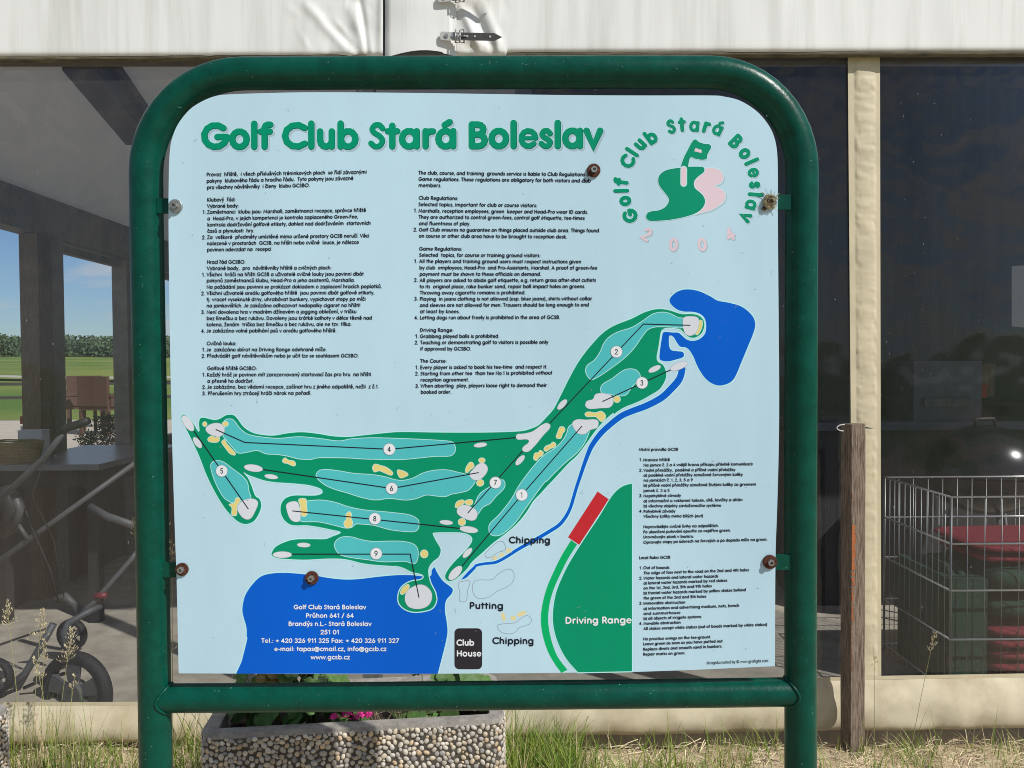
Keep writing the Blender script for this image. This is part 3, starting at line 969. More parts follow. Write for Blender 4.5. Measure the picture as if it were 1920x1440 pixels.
rows(360, 480, 4.8, [
 ("Hrací řád GCSBO:", 136, 72, 480, 70), ("Vybrané body,  pro  návštěvníky hřiště a cvičných ploch:", 136, 128, 1255, 122),
 ("Všichni  hráči na hřišti GCSB a uživatelé cvičné louky jsou povinni dbát", 133, 184, 1545, 178),
 ("pokynů zaměstnanců klubu, Head-Pro a jeho asistentů, Marshalla.", 133, 238, 1466, 234),
 ("Na požádání jsou povinni se prokázat dokladem o zaplacení hracích poplatků.", 133, 296, 1708, 290),
 ("Všichni uživatelé areálu golfového hřiště  jsou povinni dbát golfové etikety,", 133, 352, 1642, 346),
 ("tj. vracet vyseknuté drny, uhrabávat bunkery, vypichovat stopy po míči", 133, 408, 1562, 404),
 ("na jamkovištích. Je zakázáno odhazovat nedopalky cigaret na hřišti!", 133, 464, 1515, 460),
 ("Není dovolena hra v modrém džínovém a jogging oblečení, v tričku", 133, 522, 1480, 516),
 ("bez límečku a bez rukávu. Dovoleny jsou krátké kalhoty v délce těsně nad", 133, 578, 1620, 574),
 ("kolena, ženám  trička bez límečku a bez rukávu, ale ne tzv. tílka.", 133, 634, 1436, 630),
 ("Je zakázáno volné pobíhání psů v areálu golfového hřiště.", 133, 690, 1300, 688),
 ("Cvičná louka:", 134, 804, 400, 804), ("Je  zakázáno sbírat na Driving Range odehrané míče.", 133, 860, 1212, 858),
 ("Předvádět golf návštěvníkům nebo je učit lze se souhlasem GCSBO.", 136, 916, 1500, 914),
 ("Golfové hřiště GCSBO:", 138, 1028, 582, 1028),
 ("Každý hráč je povinen mít zarezervovaný startovací čas pro hru  na hřišti", 136, 1086, 1612, 1082),
 ("a přesně ho dodržet.", 140, 1142, 554, 1142),
 ("Je zakázáno, bez vědomí recepce, začínat hru z jiného odpaliště, nežli  z č.1.", 140, 1196, 1680, 1192),
 ("Přerušením hry ztrácejí hráči nárok na pořadí.", 144, 1254, 1074, 1250)], 7.5)
nums_(360, 480, 4.8, [("1.", 90, 186), ("2.", 85, 354), ("3.", 85, 522), ("4.", 85, 692), ("1.", 92, 860), ("2.", 88, 918), ("1.", 94, 1086), ("2.", 94, 1198), ("3.", 94, 1254)], 7.5)
rows(760, 290, 4.8, [
 ("The club, course, and training  grounds service is liable to Club Regulations a", 120, 180, 1655, 196),
 ("Game regulations. These regulations are obligatory for both visitors and club", 120, 236, 1668, 252), ("members.", 120, 292, 325, 294),
 ("Club Regulations:", 122, 406, 475, 410), ("Selected topics, important for club or course visitors:", 120, 464, 1186, 474),
 ("Marshalls, reception employees, green  keeper and Head-Pro wear ID cards.", 120, 522, 1645, 534),
 ("They are authorized to control green-fees, control golf etiquette, tee-times", 122, 578, 1614, 588), ("and fluentness of play.", 124, 636, 586, 638),
 ("Golf Club ensures no guarantee on things placed outside club area. Things found", 124, 692, 1744, 700),
 ("on course or other club area have to be brought to reception desk.", 124, 748, 1456, 756),
 ("Game Regulations:", 126, 864, 510, 866), ("Selected  topics, for course or training ground visitors:", 126, 920, 1216, 924),
 ("All the players and training ground users must respect instructions given", 126, 976, 1582, 980),
 ("by club  employees, Head-Pro  and Pro-Assistants, Marshal. A proof of green-fee", 128, 1034, 1728, 1036),
 ("payment must be shown to these officials on demand.", 130, 1092, 1222, 1092),
 ("All players are asked to abide golf etiquette, e.g. return grass after-shot cutlets", 130, 1148, 1715, 1146),
 ("to its  original place, rake bunker sand, repair ball impact holes on greens.", 130, 1204, 1620, 1202),
 ("Throwing away cigarette remains is prohibited.", 133, 1260, 1082, 1258),
 ("Playing  in jeans clothing is not allowed (esp. blue jeans), shirts without collar", 132, 1316, 1680, 1312),
 ("and sleeves are not allowed for men. Trousers should be long enough to end", 132, 1372, 1652, 1368), ("at least by knees.", 134, 1428, 490, 1428)], 7.5)
nums_(760, 290, 4.8, [("1.", 78, 520), ("2.", 76, 692), ("1.", 80, 976), ("2.", 80, 1146), ("3.", 82, 1314)], 7.5)
rows(760, 540, 4.8, [
 ("Letting dogs run about freely is prohibited in the area of GCSB.", 133, 284, 1393, 280), ("Driving Range:", 134, 396, 432, 396),
 ("Grabbing played balls is prohibited.", 133, 452, 846, 450), ("Teaching or demonstrating golf to visitors is possible only", 136, 508, 1286, 504),
 ("if approved by GCSBO.", 136, 564, 592, 564), ("The Course:", 136, 674, 372, 674),
 ("Every player is asked to book his tee-time  and respect it.", 136, 732, 1278, 726),
 ("Starting from other tee  than tee No.1 is prohibited without", 138, 788, 1322, 780), ("reception agreement.", 138, 844, 573, 842),
 ("When aborting  play, players loose right to demand their", 140, 898, 1272, 892), ("booked order.", 140, 954, 415, 952)], 7.5)
nums_(760, 540, 4.8, [("4.", 84, 284), ("1.", 90, 452), ("2.", 86, 508), ("1.", 92, 732), ("2.", 90, 788), ("3.", 92, 900)], 7.5)
rows(1160, 820, 6, [
 ("Místní pravidla GCSB", 230, 154, 668, 152), ("Hranice hřiště", 280, 272, 576, 268),
 ("Na jamce č. 2 a 4 vnější hrana příkopu přilehlé komunikace", 282, 330, 1510, 316),
 ("Vodní překážky,  podélné a příčné vodní překážky", 282, 388, 1312, 380),
 ("a) podélné vodní překážky označené červenými kolíky", 282, 444, 1396, 434), ("na jamkách č. 1, 2, 3, 5 a 9", 282, 500, 834, 496),
 ("b) příčné vodní překážky označené žlutými kolíky za greenem", 282, 558, 1546, 544), ("jamek č. 2 a 5", 282, 616, 572, 614),
 ("Nepohyblivé závady", 282, 676, 700, 670), ("a) informační a reklamní tabule, sítě, lavičky a altán", 282, 734, 1394, 718),
 ("b) všechny objekty zavlažovacího systému", 282, 790, 1152, 782), ("Pohyblivé závady", 282, 850, 638, 846), ("Všechny kolíky mimo bílých (out)", 282, 906, 950, 900),
 ("Neprovádějte cvičné švihy na odpalištích.", 280, 1024, 1126, 1010), ("Po ukončení putování opusťte co nejdříve green.", 280, 1082, 1262, 1062),
 ("Urovnávejte písek v bunkru.", 280, 1138, 850, 1130), ("Opravujte stopy po úderech na fervejích a po dopadu míče na green.", 280, 1198, 1674, 1164),
 ("Local Rules GCSB", 232, 1372, 580, 1366)], 6.0)
nums_(1160, 820, 6, [("1.", 234, 270), ("2.", 232, 388), ("3.", 232, 674), ("4.", 232, 848)], 6.0)
rows(1160, 1030, 6, [
 ("Out of bounds", 280, 224, 570, 222), ("The edge of foss next to the road on the 2nd and 4th holes", 284, 284, 1466, 248),
 ("Water hazards and lateral water hazards", 284, 342, 1122, 318), ("a) lateral water hazards marked by red stakes", 282, 398, 1222, 366),
 ("on the 1st, 2nd, 3rd, 5th and 9th holes", 282, 454, 1048, 428), ("b) frontal water hazards marked by yellow stakes behind", 282, 510, 1432, 472),
 ("the green of the 2nd and 5th holes", 282, 566, 986, 546), ("Immovable obstruction", 282, 624, 750, 612),
 ("a) information and advertising medium, nets, bench", 282, 684, 1356, 648), ("and summerhouse", 282, 740, 695, 728),
 ("b) all objects of irrigate systems", 282, 796, 930, 774), ("Movable obstruction", 282, 852, 698, 838),
 ("All stakes except white stakes (out of bouds marked by white stakes)", 282, 910, 1672, 862),
 ("No practice swings on the tee-grount.", 278, 1026, 1040, 1002), ("Leave green as soon as you have putted out.", 278, 1082, 1180, 1048),
 ("Replace divots and smooth sand in bunkers.", 278, 1142, 1168, 1106), ("Repair marks on green.", 278, 1198, 752, 1182)], 6.0)
nums_(1160, 1030, 6, [("1.", 236, 226), ("2.", 232, 342), ("3.", 232, 624), ("4.", 232, 852)], 6.0)
rows(1160, 1030, 6, [("design&created by © www.grafigta.com", 992, 1296, 1684, 1270)], 6.4, .11)
rows(800, 960, 4.8, [("Chipping", 742, 284, 1110, 286), ("Putting", 388, 874, 688, 876), ("Chipping", 593, 1190, 962, 1192)], 13.5, .2)
rows(800, 960, 4.8, [("Driving Range", 1250, 1008, 1842, 1004)], 13.5, .2, wht)
rows(800, 960, 4.8, [("Club", 270, 1205, 424, 1205), ("House", 272, 1302, 490, 1302)], 12.2, .2, wht)
rows(430, 1050, 4.465, [
 ("Golf Club Stará Boleslav", 540, 414, 1143, 414), ("Průhon 641 / 64", 642, 485, 1040, 485), ("Brandýs n.L.- Stará Boleslav", 496, 554, 1188, 554), ("251 01", 764, 624, 918, 624),
 ("Tel.: + 420 326 911 325 Fax: + 420 326 911 327", 270, 695, 1418, 695), ("e-mail: tapas@cmail.cz, info@gcsb.cz", 378, 764, 1314, 764), ("www.gcsb.cz", 683, 833, 1008, 833)], 9.0, .19, wht)
# headline and emblem: printed shade, pale halo, dark rim, green face
h_sh, h_halo, h_rim, h_face, h_pink = MB(), MB(), MB(), MB(), MB()
text([h_sh, h_halo, h_rim, h_face], "Golf Club Stará Boleslav", 380, 280.5, 1126, 278.5, 51, .212, L1, 5, (2.6, 3.4, 1.8, 0.2), ((3, 3.5), (0, 0), (0, .3), (-.5, -.5)))
LOGO = [('G', 220, 1035, 27), ('o', 173, 888, 27), ('l', 132, 787, 27), ('f', 130, 697, 27), ('C', 196, 492, 27), ('l', 240, 400, 27), ('u', 325, 328, 27), ('b', 428, 245, 27),
        ('S', 630, 145, 27), ('t', 740, 125, 27), ('a', 862, 142, 27), ('r', 985, 155, 27), ('á', 1093, 178, 27), ('B', 1280, 295, 27), ('o', 1366, 415, 27), ('l', 1437, 495, 27),
        ('e', 1453, 607, 27), ('s', 1466, 727, 27), ('l', 1477, 825, 27), ('a', 1428, 925, 27), ('v', 1375, 1048, 27)]
CXL, CYL = 1140 + 802 / 5.333, 210 + 770 / 5.333
for GI, (ch, X, Y, cap) in enumerate(LOGO):
    x, y = 1140 + X / 5.333, 210 + Y / 5.333
    ang = atan2(x - CXL, -(y - CYL))
    if ch == 'G' : ang += .15
    adv, st = glyph(ch)
    ys = [v for p in st[:2] for _, v in p]
    xs = [u for p in st for u, _ in p]
    cy = .38 if ch in 'oauvresá' else (min(ys) + max(ys)) / 2
    cx = (min(xs) + max(xs)) / 2
    for k, p in enumerate(st):
        P = []
        for u, v in p:
            du, dv = (u - cx) * cap, (v - cy) * cap
            P.append((x + du * cos(ang) + dv * sin(ang), y + du * sin(ang) - dv * cos(ang)))
        cl = len(p) > 6 and hypot(p[0][0] - p[-1][0], p[0][1] - p[-1][1]) < 1e-6
        for j, (mb_, dl, sh) in enumerate(((h_sh, 1.5, (1.5, 2)), (h_halo, 2.6, (0, 0)), (h_rim, 1.0, (0, .2)), (h_face, -.2, (-.3, -.3)))):
            ribbon(mb_, [(a + sh[0], b + sh[1]) for a, b in P], .235 * (.6 if ch == 'e' and k == 0 else .82 if ch in 'esaáS' else 1) * cap + dl, L1 + j * LAY + (k + 5 * (GI % 3)) * 1.5e-6, cl, 4)
for GI, (ch, X, Y, ang) in enumerate((('2', 390, 1222, 30), ('0', 655, 1325, 5), ('0', 942, 1325, -6), ('4', 1218, 1222, -26))):
    x, y = 1140 + X / 5.333, 210 + Y / 5.333
    a_ = radians(ang)
    adv, st = glyph(ch)
    for k, p in enumerate(st):
        P = []
        for u, v in p:
            du, dv = (u - .33) * 26, (v - .5) * 26
            P.append((x + du * cos(a_) + dv * sin(a_), y + du * sin(a_) - dv * cos(a_)))
        cl = len(p) > 6 and hypot(p[0][0] - p[-1][0], p[0][1] - p[-1][1]) < 1e-6
        ribbon(h_sh, [(a + 1.6, b + 1.8) for a, b in P], 6.0, L1 + (k + 5 * (GI % 3)) * 1.5e-6, cl, 4)
        ribbon(h_pink, P, 4.9, L1 + 3 * LAY + (k + 5 * (GI % 3)) * 1.5e-6, cl, 4)
pinkP = catmull(tH([(965, 560), (1060, 558), (1120, 580), (1155, 630), (1150, 690), (1110, 725), (1068, 740), (1110, 755), (1160, 790), (1178, 830), (1165, 890), (1110, 940), (1030, 985),
                    (930, 1010), (860, 1020), (900, 900), (860, 800), (800, 720), (850, 620)]), True, 4)
fill(h_sh, [(a + 2.0, b + 2.2) for a, b in pinkP], L1)
fill(h_pink, pinkP, L1 + 3 * LAY)
ribbon(h_halo, pinkP, 1.2, L1 + 3.5 * LAY, True)
gS = catmull(tH([(385, 1040), (400, 1010), (440, 995), (510, 985), (570, 955), (605, 910), (612, 870), (590, 830), (550, 780), (515, 730), (505, 680), (520, 630), (570, 590), (640, 570),
                 (720, 560), (800, 550), (930, 550), (960, 565), (955, 600), (910, 635), (870, 675), (855, 720), (870, 765), (910, 800), (950, 840), (968, 890), (955, 940), (915, 985),
                 (850, 1020), (750, 1050), (620, 1075), (500, 1085), (420, 1085), (390, 1065)]), True, 4)
flag = catmull(tH([(735, 548), (760, 460), (800, 380), (850, 290), (880, 278), (905, 300), (960, 320), (1010, 325), (1030, 350), (1010, 390), (990, 430), (985, 465), (940, 475), (880, 465),
                   (830, 450), (810, 480), (792, 550)]), True, 4)
for c in (flag, gS):
    fill(h_sh, [(a + 1.6, b + 2.0) for a, b in c], L1 + LAY * .3)
    ribbon(h_halo, c, 3.4, L1 + 4 * LAY, True)
    fill(h_face, c, L1 + 5 * LAY)
    ribbon(h_rim, c, .8, L1 + 5.5 * LAY, True)
fill(h_pink, tH([(875, 360), (938, 380), (935, 410), (862, 392)]), L1 + 6 * LAY)
ribbon(h_halo, tH([(758, 572), (757, 715)]), 12.5, L1 + 6 * LAY, False, 6)
ribbon(h_pink, tH([(758, 572), (757, 715)]), 9.5, L1 + 7 * LAY, False, 6)

specks = MB()
rs = random.Random(31)
for k in range(150):
    x_, y_ = rs.uniform(330, 1450), rs.uniform(185, 1250)
    if rs.random() < .8:
        r_ = rs.uniform(.35, 1.1)
        fill(specks, [(x_ + r_ * cos(2 * pi * q / 7), y_ + r_ * rs.uniform(.6, 1.3) * sin(2 * pi * q / 7)) for q in range(7)], L7 + 2 * LAY)
    else:
        a_ = rs.uniform(0, pi); l_ = rs.uniform(3, 9)
        ribbon(specks, [(x_, y_), (x_ + l_ * .5 * cos(a_), y_ + l_ * .5 * sin(a_)), (x_ + l_ * cos(a_ + .3), y_ + l_ * sin(a_ + .3))], .45, L7 + 2 * LAY, False, 0)
tag(specks.build('dirt_specks', M['ink_line'], panel), kind='stuff')
for mb_, nm, mt in ((ponds, 'printed_water', 'ink_blue'), (outl, 'printed_outlines', 'ink_pale'), (rough_, 'printed_rough', 'ink_rough'), (fair, 'printed_fairways', 'ink_fair'),
                    (greens, 'printed_greens', 'ink_grey'), (bunk, 'printed_bunkers', 'ink_sand'), (lines, 'printed_green_rims', 'ink_line'), (discs, 'hole_number_discs', 'ink_white'),
                    (soft, 'printed_practice_bunkers', 'ink_sand_soft'), (thin, 'printed_practice_greens', 'ink_line'), (rng, 'printed_driving_range', 'ink_rough'), (mats_, 'printed_tee_strip', 'ink_green2'),
                    (redp, 'printed_red_block', 'ink_red'), (boxp, 'printed_club_house', 'ink_box'), (blk, 'black_lettering', 'ink_black'), (wht, 'white_lettering', 'ink_white'),
                    (h_sh, 'headline_drop_tone', 'ink_shadow'), (h_halo, 'headline_halo', 'ink_pale'), (h_rim, 'headline_rim', 'ink_green_dark'), (h_face, 'headline_lettering', 'ink_green'),
                    (h_pink, 'emblem_pink', 'ink_pink')):
    mb_.build(nm, M[mt], panel)

# bolts with washers
for (x, y, wr, dish, mt) in ((1113, 320, .0122, .004, 'rust'), (330, 387, .0125, .003, 'steel'), (342, 1067, .0118, .003, 'rust'), (585, 1083, .0125, .004, 'rust'), (1443, 1053, .0130, .004, 'rust')):
    c = on_board(x, y)
    mb = MB()
    mb.disc(c + SN * .004, SN, .0062, .0075, n=6, hole=.0032)
    bolt = mb.build('bolt', M['steel'], sign)
    mb = MB()
    mb.disc(c + SN * .0002, SN, wr, .0042, n=28)
    mb.build('washer', M[mt], bolt, smooth=True, angle=40)

# nest of straw stuffed over the missing bolt
c = on_board(1443, 379)
mb, mc = MB(), MB()
for k in range(150):
    a = random.uniform(0, 2 * pi)
    r = random.uniform(.004, .0135)
    t0 = c + Vector((cos(a) * r, -random.uniform(.001, .007), sin(a) * r))
    da = random.uniform(.5, 1.3) * random.choice((1, -1))
    pts = [c + Vector((cos(a + da * q) * (r + .001 * random.random()), -random.uniform(.0015, .008), sin(a + da * q) * r)) for q in (0, .35, .7, 1)]
    mb.tube(pts, .00042, n=4)
for k in range(14):
    a = random.uniform(0, 2 * pi)
    p0 = c + Vector((cos(a) * .009, -.003, sin(a) * .009))
    L = random.uniform(.008, .018)
    mb.tube([p0, p0 + Vector((cos(a + .3) * L, -.002, sin(a + .3) * L))], .0004, n=4)
nest = thing('straw_nest', c, 'small ball of straw and debris stuck to the right edge of the board', 'insect nest')
mb.build('straw', M['straw_nest'], nest)
mc.disc(c + SN * .0005, SN, .0062, .005, n=14)
mc.box(c + Vector((-.011, -.003, -.0125)), (.008, .003, .006), mat3=Matrix.Rotation(.6, 3, 'Y'))
mc.build('core', M['dark_nest'], nest)

# ------------------------------------------------------------------ pavilion
WYAW = radians(1.0)
WN = Vector((sin(WYAW), -cos(WYAW), 0))
WX = Vector((cos(WYAW), sin(WYAW), 0))
WALL_P = Vector((0, on_ground(1200, 1377).y, 0))
WY = WALL_P.y


def on_wall(px, py, off=0.0):
    return on_plane(px, py, WALL_P + WN * off, WN)


M['canvas'] = mat('dirty_white_canvas', (.78, .78, .76), rough=.55, spec=.3, col2=(.60, .60, .57), vscale=16, stretch=(1, 1, .06), detail=8, lo=.45, hi=.75, bump=.25, bscale=9)
M['canvas_roof'] = mat('roof_canvas', (.60, .60, .59), rough=.7, trans=.13)
M['canvas_back'] = mat('shaded_canvas', (.20, .24, .29), rough=.7, var=.2)  # grey blue carries the shade inside the canvas joint
M['cream'] = mat('cream_pvc', (.62, .55, .38), rough=.5, spec=.3, var=.14, vscale=7, bump=.2, bscale=12)
M['cream_dirty'] = mat('soiled_cream_pvc', (.66, .59, .43), rough=.5, spec=.3, col2=(.46, .39, .25), vscale=6, detail=8, lo=.42, hi=.72, bump=.2, bscale=14)
M['keder'] = mat('soiled_hem', (.135, .115, .07), rough=.9, col2=(.06, .05, .03), vscale=30, stretch=(.4, 1, 3))
M['strap_light'] = mat('grey_strap', (.45, .45, .43), rough=.55)
M['strap_dark'] = mat('charcoal_strap', (.07, .07, .065), rough=.55, var=.3, vscale=60)
M['post_wood'] = mat('brown_timber', (.16, .115, .075), rough=.8, col2=(.08, .055, .035), vscale=20, stretch=(6, 6, .5))
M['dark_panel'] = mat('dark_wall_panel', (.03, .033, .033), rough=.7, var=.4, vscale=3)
M['inner_dark'] = mat('dim_near_black', (.022, .021, .022), rough=.75, var=.5, vscale=5, stretch=(4, 4, .4))  # near black holds the dimness of the right interior
M['roof_tube'] = mat('grey_roof_tube', (.105, .105, .12), rough=.7, var=.3, vscale=6)
M['beam'] = mat('grey_beam', (.20, .195, .185), rough=.7, var=.3, vscale=10)
M['paving'] = mat('paving_slabs', (.46, .41, .33), rough=.85, var=.35, vscale=6, bump=.2)
M['pvc_left'] = pvc_mat('clear_pvc', (.90, .91, .92), .062, (.36, .36, .36))
M['pvc_right'] = pvc_mat('clear_pvc_tinted', (.80, .82, .84), .022, (.36, .40, .46))

pav = thing('pavilion', (WX.x * 0, WY, 0), 'white canvas terrace pavilion with clear plastic windows and cream bands', 'pavilion')

# clear windows: plastic sheets with gentle waves


def pane(x0, x1, yt, yb, nm, mt, nu=60, nv=60):
    mb = MB()
    def fn(u, v):
        p = on_wall(x0 + (x1 - x0) * u, yt(x0 + (x1 - x0) * u) * (1 - v) + yb(x0 + (x1 - x0) * u) * v)
        o = .004 * noise.noise(Vector((p.x * 1.7, 3.1, p.z * 1.3)))
        return p + WN * o
    mb.grid(fn, nu, nv)
    return mb.build(nm, M[mt], pav, smooth=True)


pane(-520, 700, lambda x: 60, lambda x: 1345, 'window_pane', 'pvc_left')
pane(700, 1600, lambda x: 60, lambda x: 1330, 'window_pane', 'pvc_right')
pane(1641, 2600, lambda x: 60, lambda x: 1300, 'window_pane', 'pvc_right', 110, 110)

# cream bottom band: a fat hem that bulges towards the ground
bt = [(-560, 1320), (0, 1318), (250, 1317), (600, 1304), (1000, 1289), (1300, 1279), (1530, 1271.6), (1650, 1268.5), (1920, 1264), (2700, 1250)]
bb = [(-560, 1400), (0, 1394), (250, 1390), (600, 1384), (1000, 1379), (1300, 1374), (1480, 1369), (1650, 1368), (1920, 1364), (2700, 1350)]


def interp(tab, x):
    for (a, b), (c, d) in zip(tab, tab[1:]):
        if x <= c:
            return b + (d - b) * (x - a) / (c - a)
    return tab[-1][1]


mb = MB()
def fn(u, v):
    x = -560 + 3260 * u
    p = on_wall(x, interp(bt, x) * (1 - v) + interp(bb, x) * v)
    o = .012 + .028 * sin(pi * min(1, v * 1.02)) ** .7 * (0.35 + .65 * v) if v > 0 else .012
    if v > .97: o = .006
    o += .010 * noise.noise(Vector((p.x * 7, p.z * 9, 1.3))) * min(1, v * 4) + .004 * noise.noise(Vector((p.x * 22, p.z * 14, 4.3))) * min(1, v * 4)
    return p + WN * o
mb.grid(fn, 320, 16)
mb.build('bottom_band', M['cream_dirty'], pav, smooth=True)
mb = MB()
def fn(u, v):
    x = -560 + 3260 * u
    p = on_wall(x, interp(bt, x) - 4 + 7 * v)
    return p + WN * .0145
mb.grid(fn, 60, 1)
mb.build('band_seam', M['cream'], pav)

# cream vertical strip between two windows: flat welds and a wrinkled sleeve
mb = MB()
def fn(u, v):
    y = 70 + 1210 * v
    xl = 1588 + 6 * min(1, v * 1.7); xr = 1648.5 + 2.5 * v
    p = on_wall(xl + (xr - xl) * u, y)
    o = .006
    if .2 < u < .86:
        k = sin(pi * (u - .2) / .66)
        o += .005 * k ** .6
        w = noise.noise(Vector((2.2, p.z * 26, u * 2.0))) + .6 * noise.noise(Vector((7.2, p.z * 60, u * 3.0)))
        o += .0022 * w * (.35 + k * .5 + (.8 if u > .7 or u < .34 else 0))
    return p + WN * o
mb.grid(fn, 30, 420)
mb.build('wall_strip', M['cream'], pav, smooth=True)
# inner frame posts behind the strip and at the sign
for x in (1612, 700, -540):
    a, b = on_wall(x, 1372, -.07), on_wall(x, 60, -.07)
    mb = MB()
    mb.bar(Vector((a.x, a.y, 0)), Vector((a.x, a.y, b.z + .1)), .07, .07)
    mb.build('frame_post', M['beam'], pav)
# aluminium header rail behind the valance
a, b = on_wall(-560, 96, -.055), on_wall(2700, 80, -.055)
mb = MB(); mb.bar(a, Vector((b.x, b.y, a.z)), .06, .10); mb.build('header_rail', M['beam'], pav)

# white valance, left and right of the laced joint
RIDG_L = [((575, 10), (662, 101), 9, .016), ((612, 42), (676, 104), 7, -.014), ((660, 20), (694, 106), 11, .018), ((676, 5), (690, 108), 6, -.024), ((716, -20), (712, 100), 7, .016),
          ((560, 60), (585, 100), 5, .004), ((540, 15), (560, 30), 6, .004), ((630, 40), (655, 70), 4, .006)]
RIDG_R = [((862, 10), (905, 104), 7, .016), ((885, 14), (930, 108), 7, -.018), ((905, 5), (945, 105), 9, .012), ((880, 70), (930, 95), 5, .010), ((870, 85), (915, 104), 4, -.008), ((930, 60), (935, 108), 5, .008)]


def seg_d(x, y, a, b):
    dx, dy = b[0] - a[0], b[1] - a[1]
    t = max(0, min(1, ((x - a[0]) * dx + (y - a[1]) * dy) / (dx * dx + dy * dy)))
    return hypot(x - a[0] - t * dx, y - a[1] - t * dy), t


def valance(x0, x1, bot, ridges, nu, nv, nm, dens):
    mb = MB()
    def fn(u, v):
        uu = dens(u)
        x = x0 + (x1 - x0) * uu
        yb_ = bot(x)
        y = -260 + (yb_ + 260) * v
        o = .050 + .010 * noise.noise(Vector((x / 260, y / 700, 2))) + .0022 * noise.noise(Vector((x / 40, y / 160, 5)))
        for a, b, w, am in ridges:
            d, t = seg_d(x, y, a, b)
            if d < w * 3:
                o += .5 * am * exp(-(d / w) ** 2) * (.35 + .65 * sin(pi * (.15 + .8 * t)))
        cz = max(0, 1 - abs(x - 665) / 150) + max(0, 1 - abs(x - 900) / 80)
        if cz > 0:
            o += cz * (.007 * abs(noise.noise(Vector((x / 45, y / 60, 3)))) - .004 * abs(noise.noise(Vector((x / 18 + y / 40, y / 45, 9)))))
        for sx in (300, 1519, 1890):
            o += .0012 * exp(-((x - sx) / 2.2) ** 2)
        k = (y - yb_) / 10
        if k > -1:
            o -= .014 * (1 + k) ** 2
        return on_wall(x, y, o)
    mb.grid(fn, nu, nv)
    return mb.build(nm, M['canvas'], pav, smooth=True)


valance(-560, 718, lambda x: 107 if x > 400 else 108 + (400 - x) * .003, RIDG_L, 260, 60, 'valance', lambda u: 1 - (1 - u) ** 2.2)
valance(856, 2700, lambda x: 101 - (x - 856) * .0012 if x > 950 else 106, RIDG_R, 300, 60, 'valance', lambda u: u ** 2.2)
# dirty welt along the lower edge
for (pts) in ([(-560, 113), (0, 112), (250, 110), (430, 107), (700, 106)], [(935, 103), (1200, 103), (1500, 102), (1920, 101), (2700, 97)]):
    mb = MB()
    P = []
    for (a, b), (c, d) in zip(pts, pts[1:]):
        for k in range(20):
            P.append(on_wall(a + (c - a) * k / 20, b + (d - b) * k / 20 + random.uniform(-.5, .5), .034 + random.uniform(-.001, .001)))
    mb.tube(P, .0125, n=10)
    mb.build('valance_welt', M['keder'], pav, smooth=True)
# flap over the joint
mb = MB()
def fn(u, v):
    x = 722 + (856 - 722) * u
    yb_ = 106 - 12 * sin(pi * min(1, max(0, (u - .05) / 1.0))) ** 1.0 + (0 if u < .8 else 2)
    y = -260 + (yb_ + 260) * v
    o = .062 + .010 * sin(pi * u) + .006 * noise.noise(Vector((x / 60, y / 70, 8)))
    if u < .06: o -= .012 * (1 - u / .06)
    if u > .93: o -= .006
    return on_wall(x, y, o)
mb.grid(fn, 44, 60)
mb.build('joint_flap', M['canvas'], pav, smooth=True)
mb = MB()
mb.poly([on_wall(700, 108, .030), on_wall(890, 108, .030), on_wall(890, -260, .030), on_wall(700, -260, .030)])
mb.build('joint_backing', M['canvas_back'], pav)


def strap(x0, x1, y, tail, tilt):
    c = lambda x, dy, o: on_wall(x, y + dy + tilt * (x - x0), o)
    mb = MB()
    P = [(x0, -8), (x0 - 3, -5), (x0 - 3, 5), (x0, 8), (x1, 9), (x1, -7)]
    f = [c(a, b, .083) for a, b in P]; bk = [c(a, b, .079) for a, b in P]
    i = mb.add(f); mb.face([i + k for k in range(6)]); i = mb.add(f + bk)
    for k in range(6): mb.face((i + k, i + (k + 1) % 6, i + 6 + (k + 1) % 6, i + 6 + k))
    s = mb.build('strap', M['strap_light'], pav)
    for q in (9, 22):
        m2 = MB(); m2.disc(c(x0 + q, 0, .083), WN, .008, .004, n=14); m2.build('rivet', M['steel'], s, smooth=True, angle=40)
    mb = MB()
    T = [(x1 + 2, -7), (tail - 14, -7), (tail, 0), (tail - 14, 7), (x1 + 2, 7)]
    f = [c(a, b, .092 + .0002 * (a - x1)) for a, b in T]; bk = [p - WN * .004 for p in f]
    i = mb.add(f); mb.face([i + k for k in range(5)]); i = mb.add(f + bk)
    for k in range(5): mb.face((i + k, i + (k + 1) % 5, i + 5 + (k + 1) % 5, i + 5 + k))
    tl = mb.build('strap', M['strap_dark'], pav)
    for q in (.18, .36, .72):
        m2 = MB(); m2.disc(c(x1 + (tail - x1) * q, 0, .0925 + .0002 * (tail - x1) * q), WN, .0042, .0012, n=12); m2.build('eyelet', M['strap_light'], tl)
    mb = MB()
    q = [c(x1 - 8, -12, .09), c(x1 + 8, -12, .09), c(x1 + 8, 12, .09), c(x1 - 8, 12, .09)]
    mb.tube(q, .0035, n=8, closed=True); mb.tube([c(x1, -11, .094), c(x1, 11, .094)], .003, n=8); mb.tube([c(x1, 0, .096), c(x1 + 12, 0, .097)], .0022, n=6)
    mb.build('buckle', M['steel'], pav, smooth=True)


strap(828, 862, 67, 941, .02)
strap(824, 862, -4, 938, -.11)

# roof, side wall, floor, rear walls
XL, YB = -3.16, 9.0


def roof_z(x, y):
    e = on_wall(960, 40).z
    return min(2.66 + .42 * (x - XL), e + .25 + .5 * (y - WY + .05), 2.66 + .42 * (7.2 - x), 4.35)


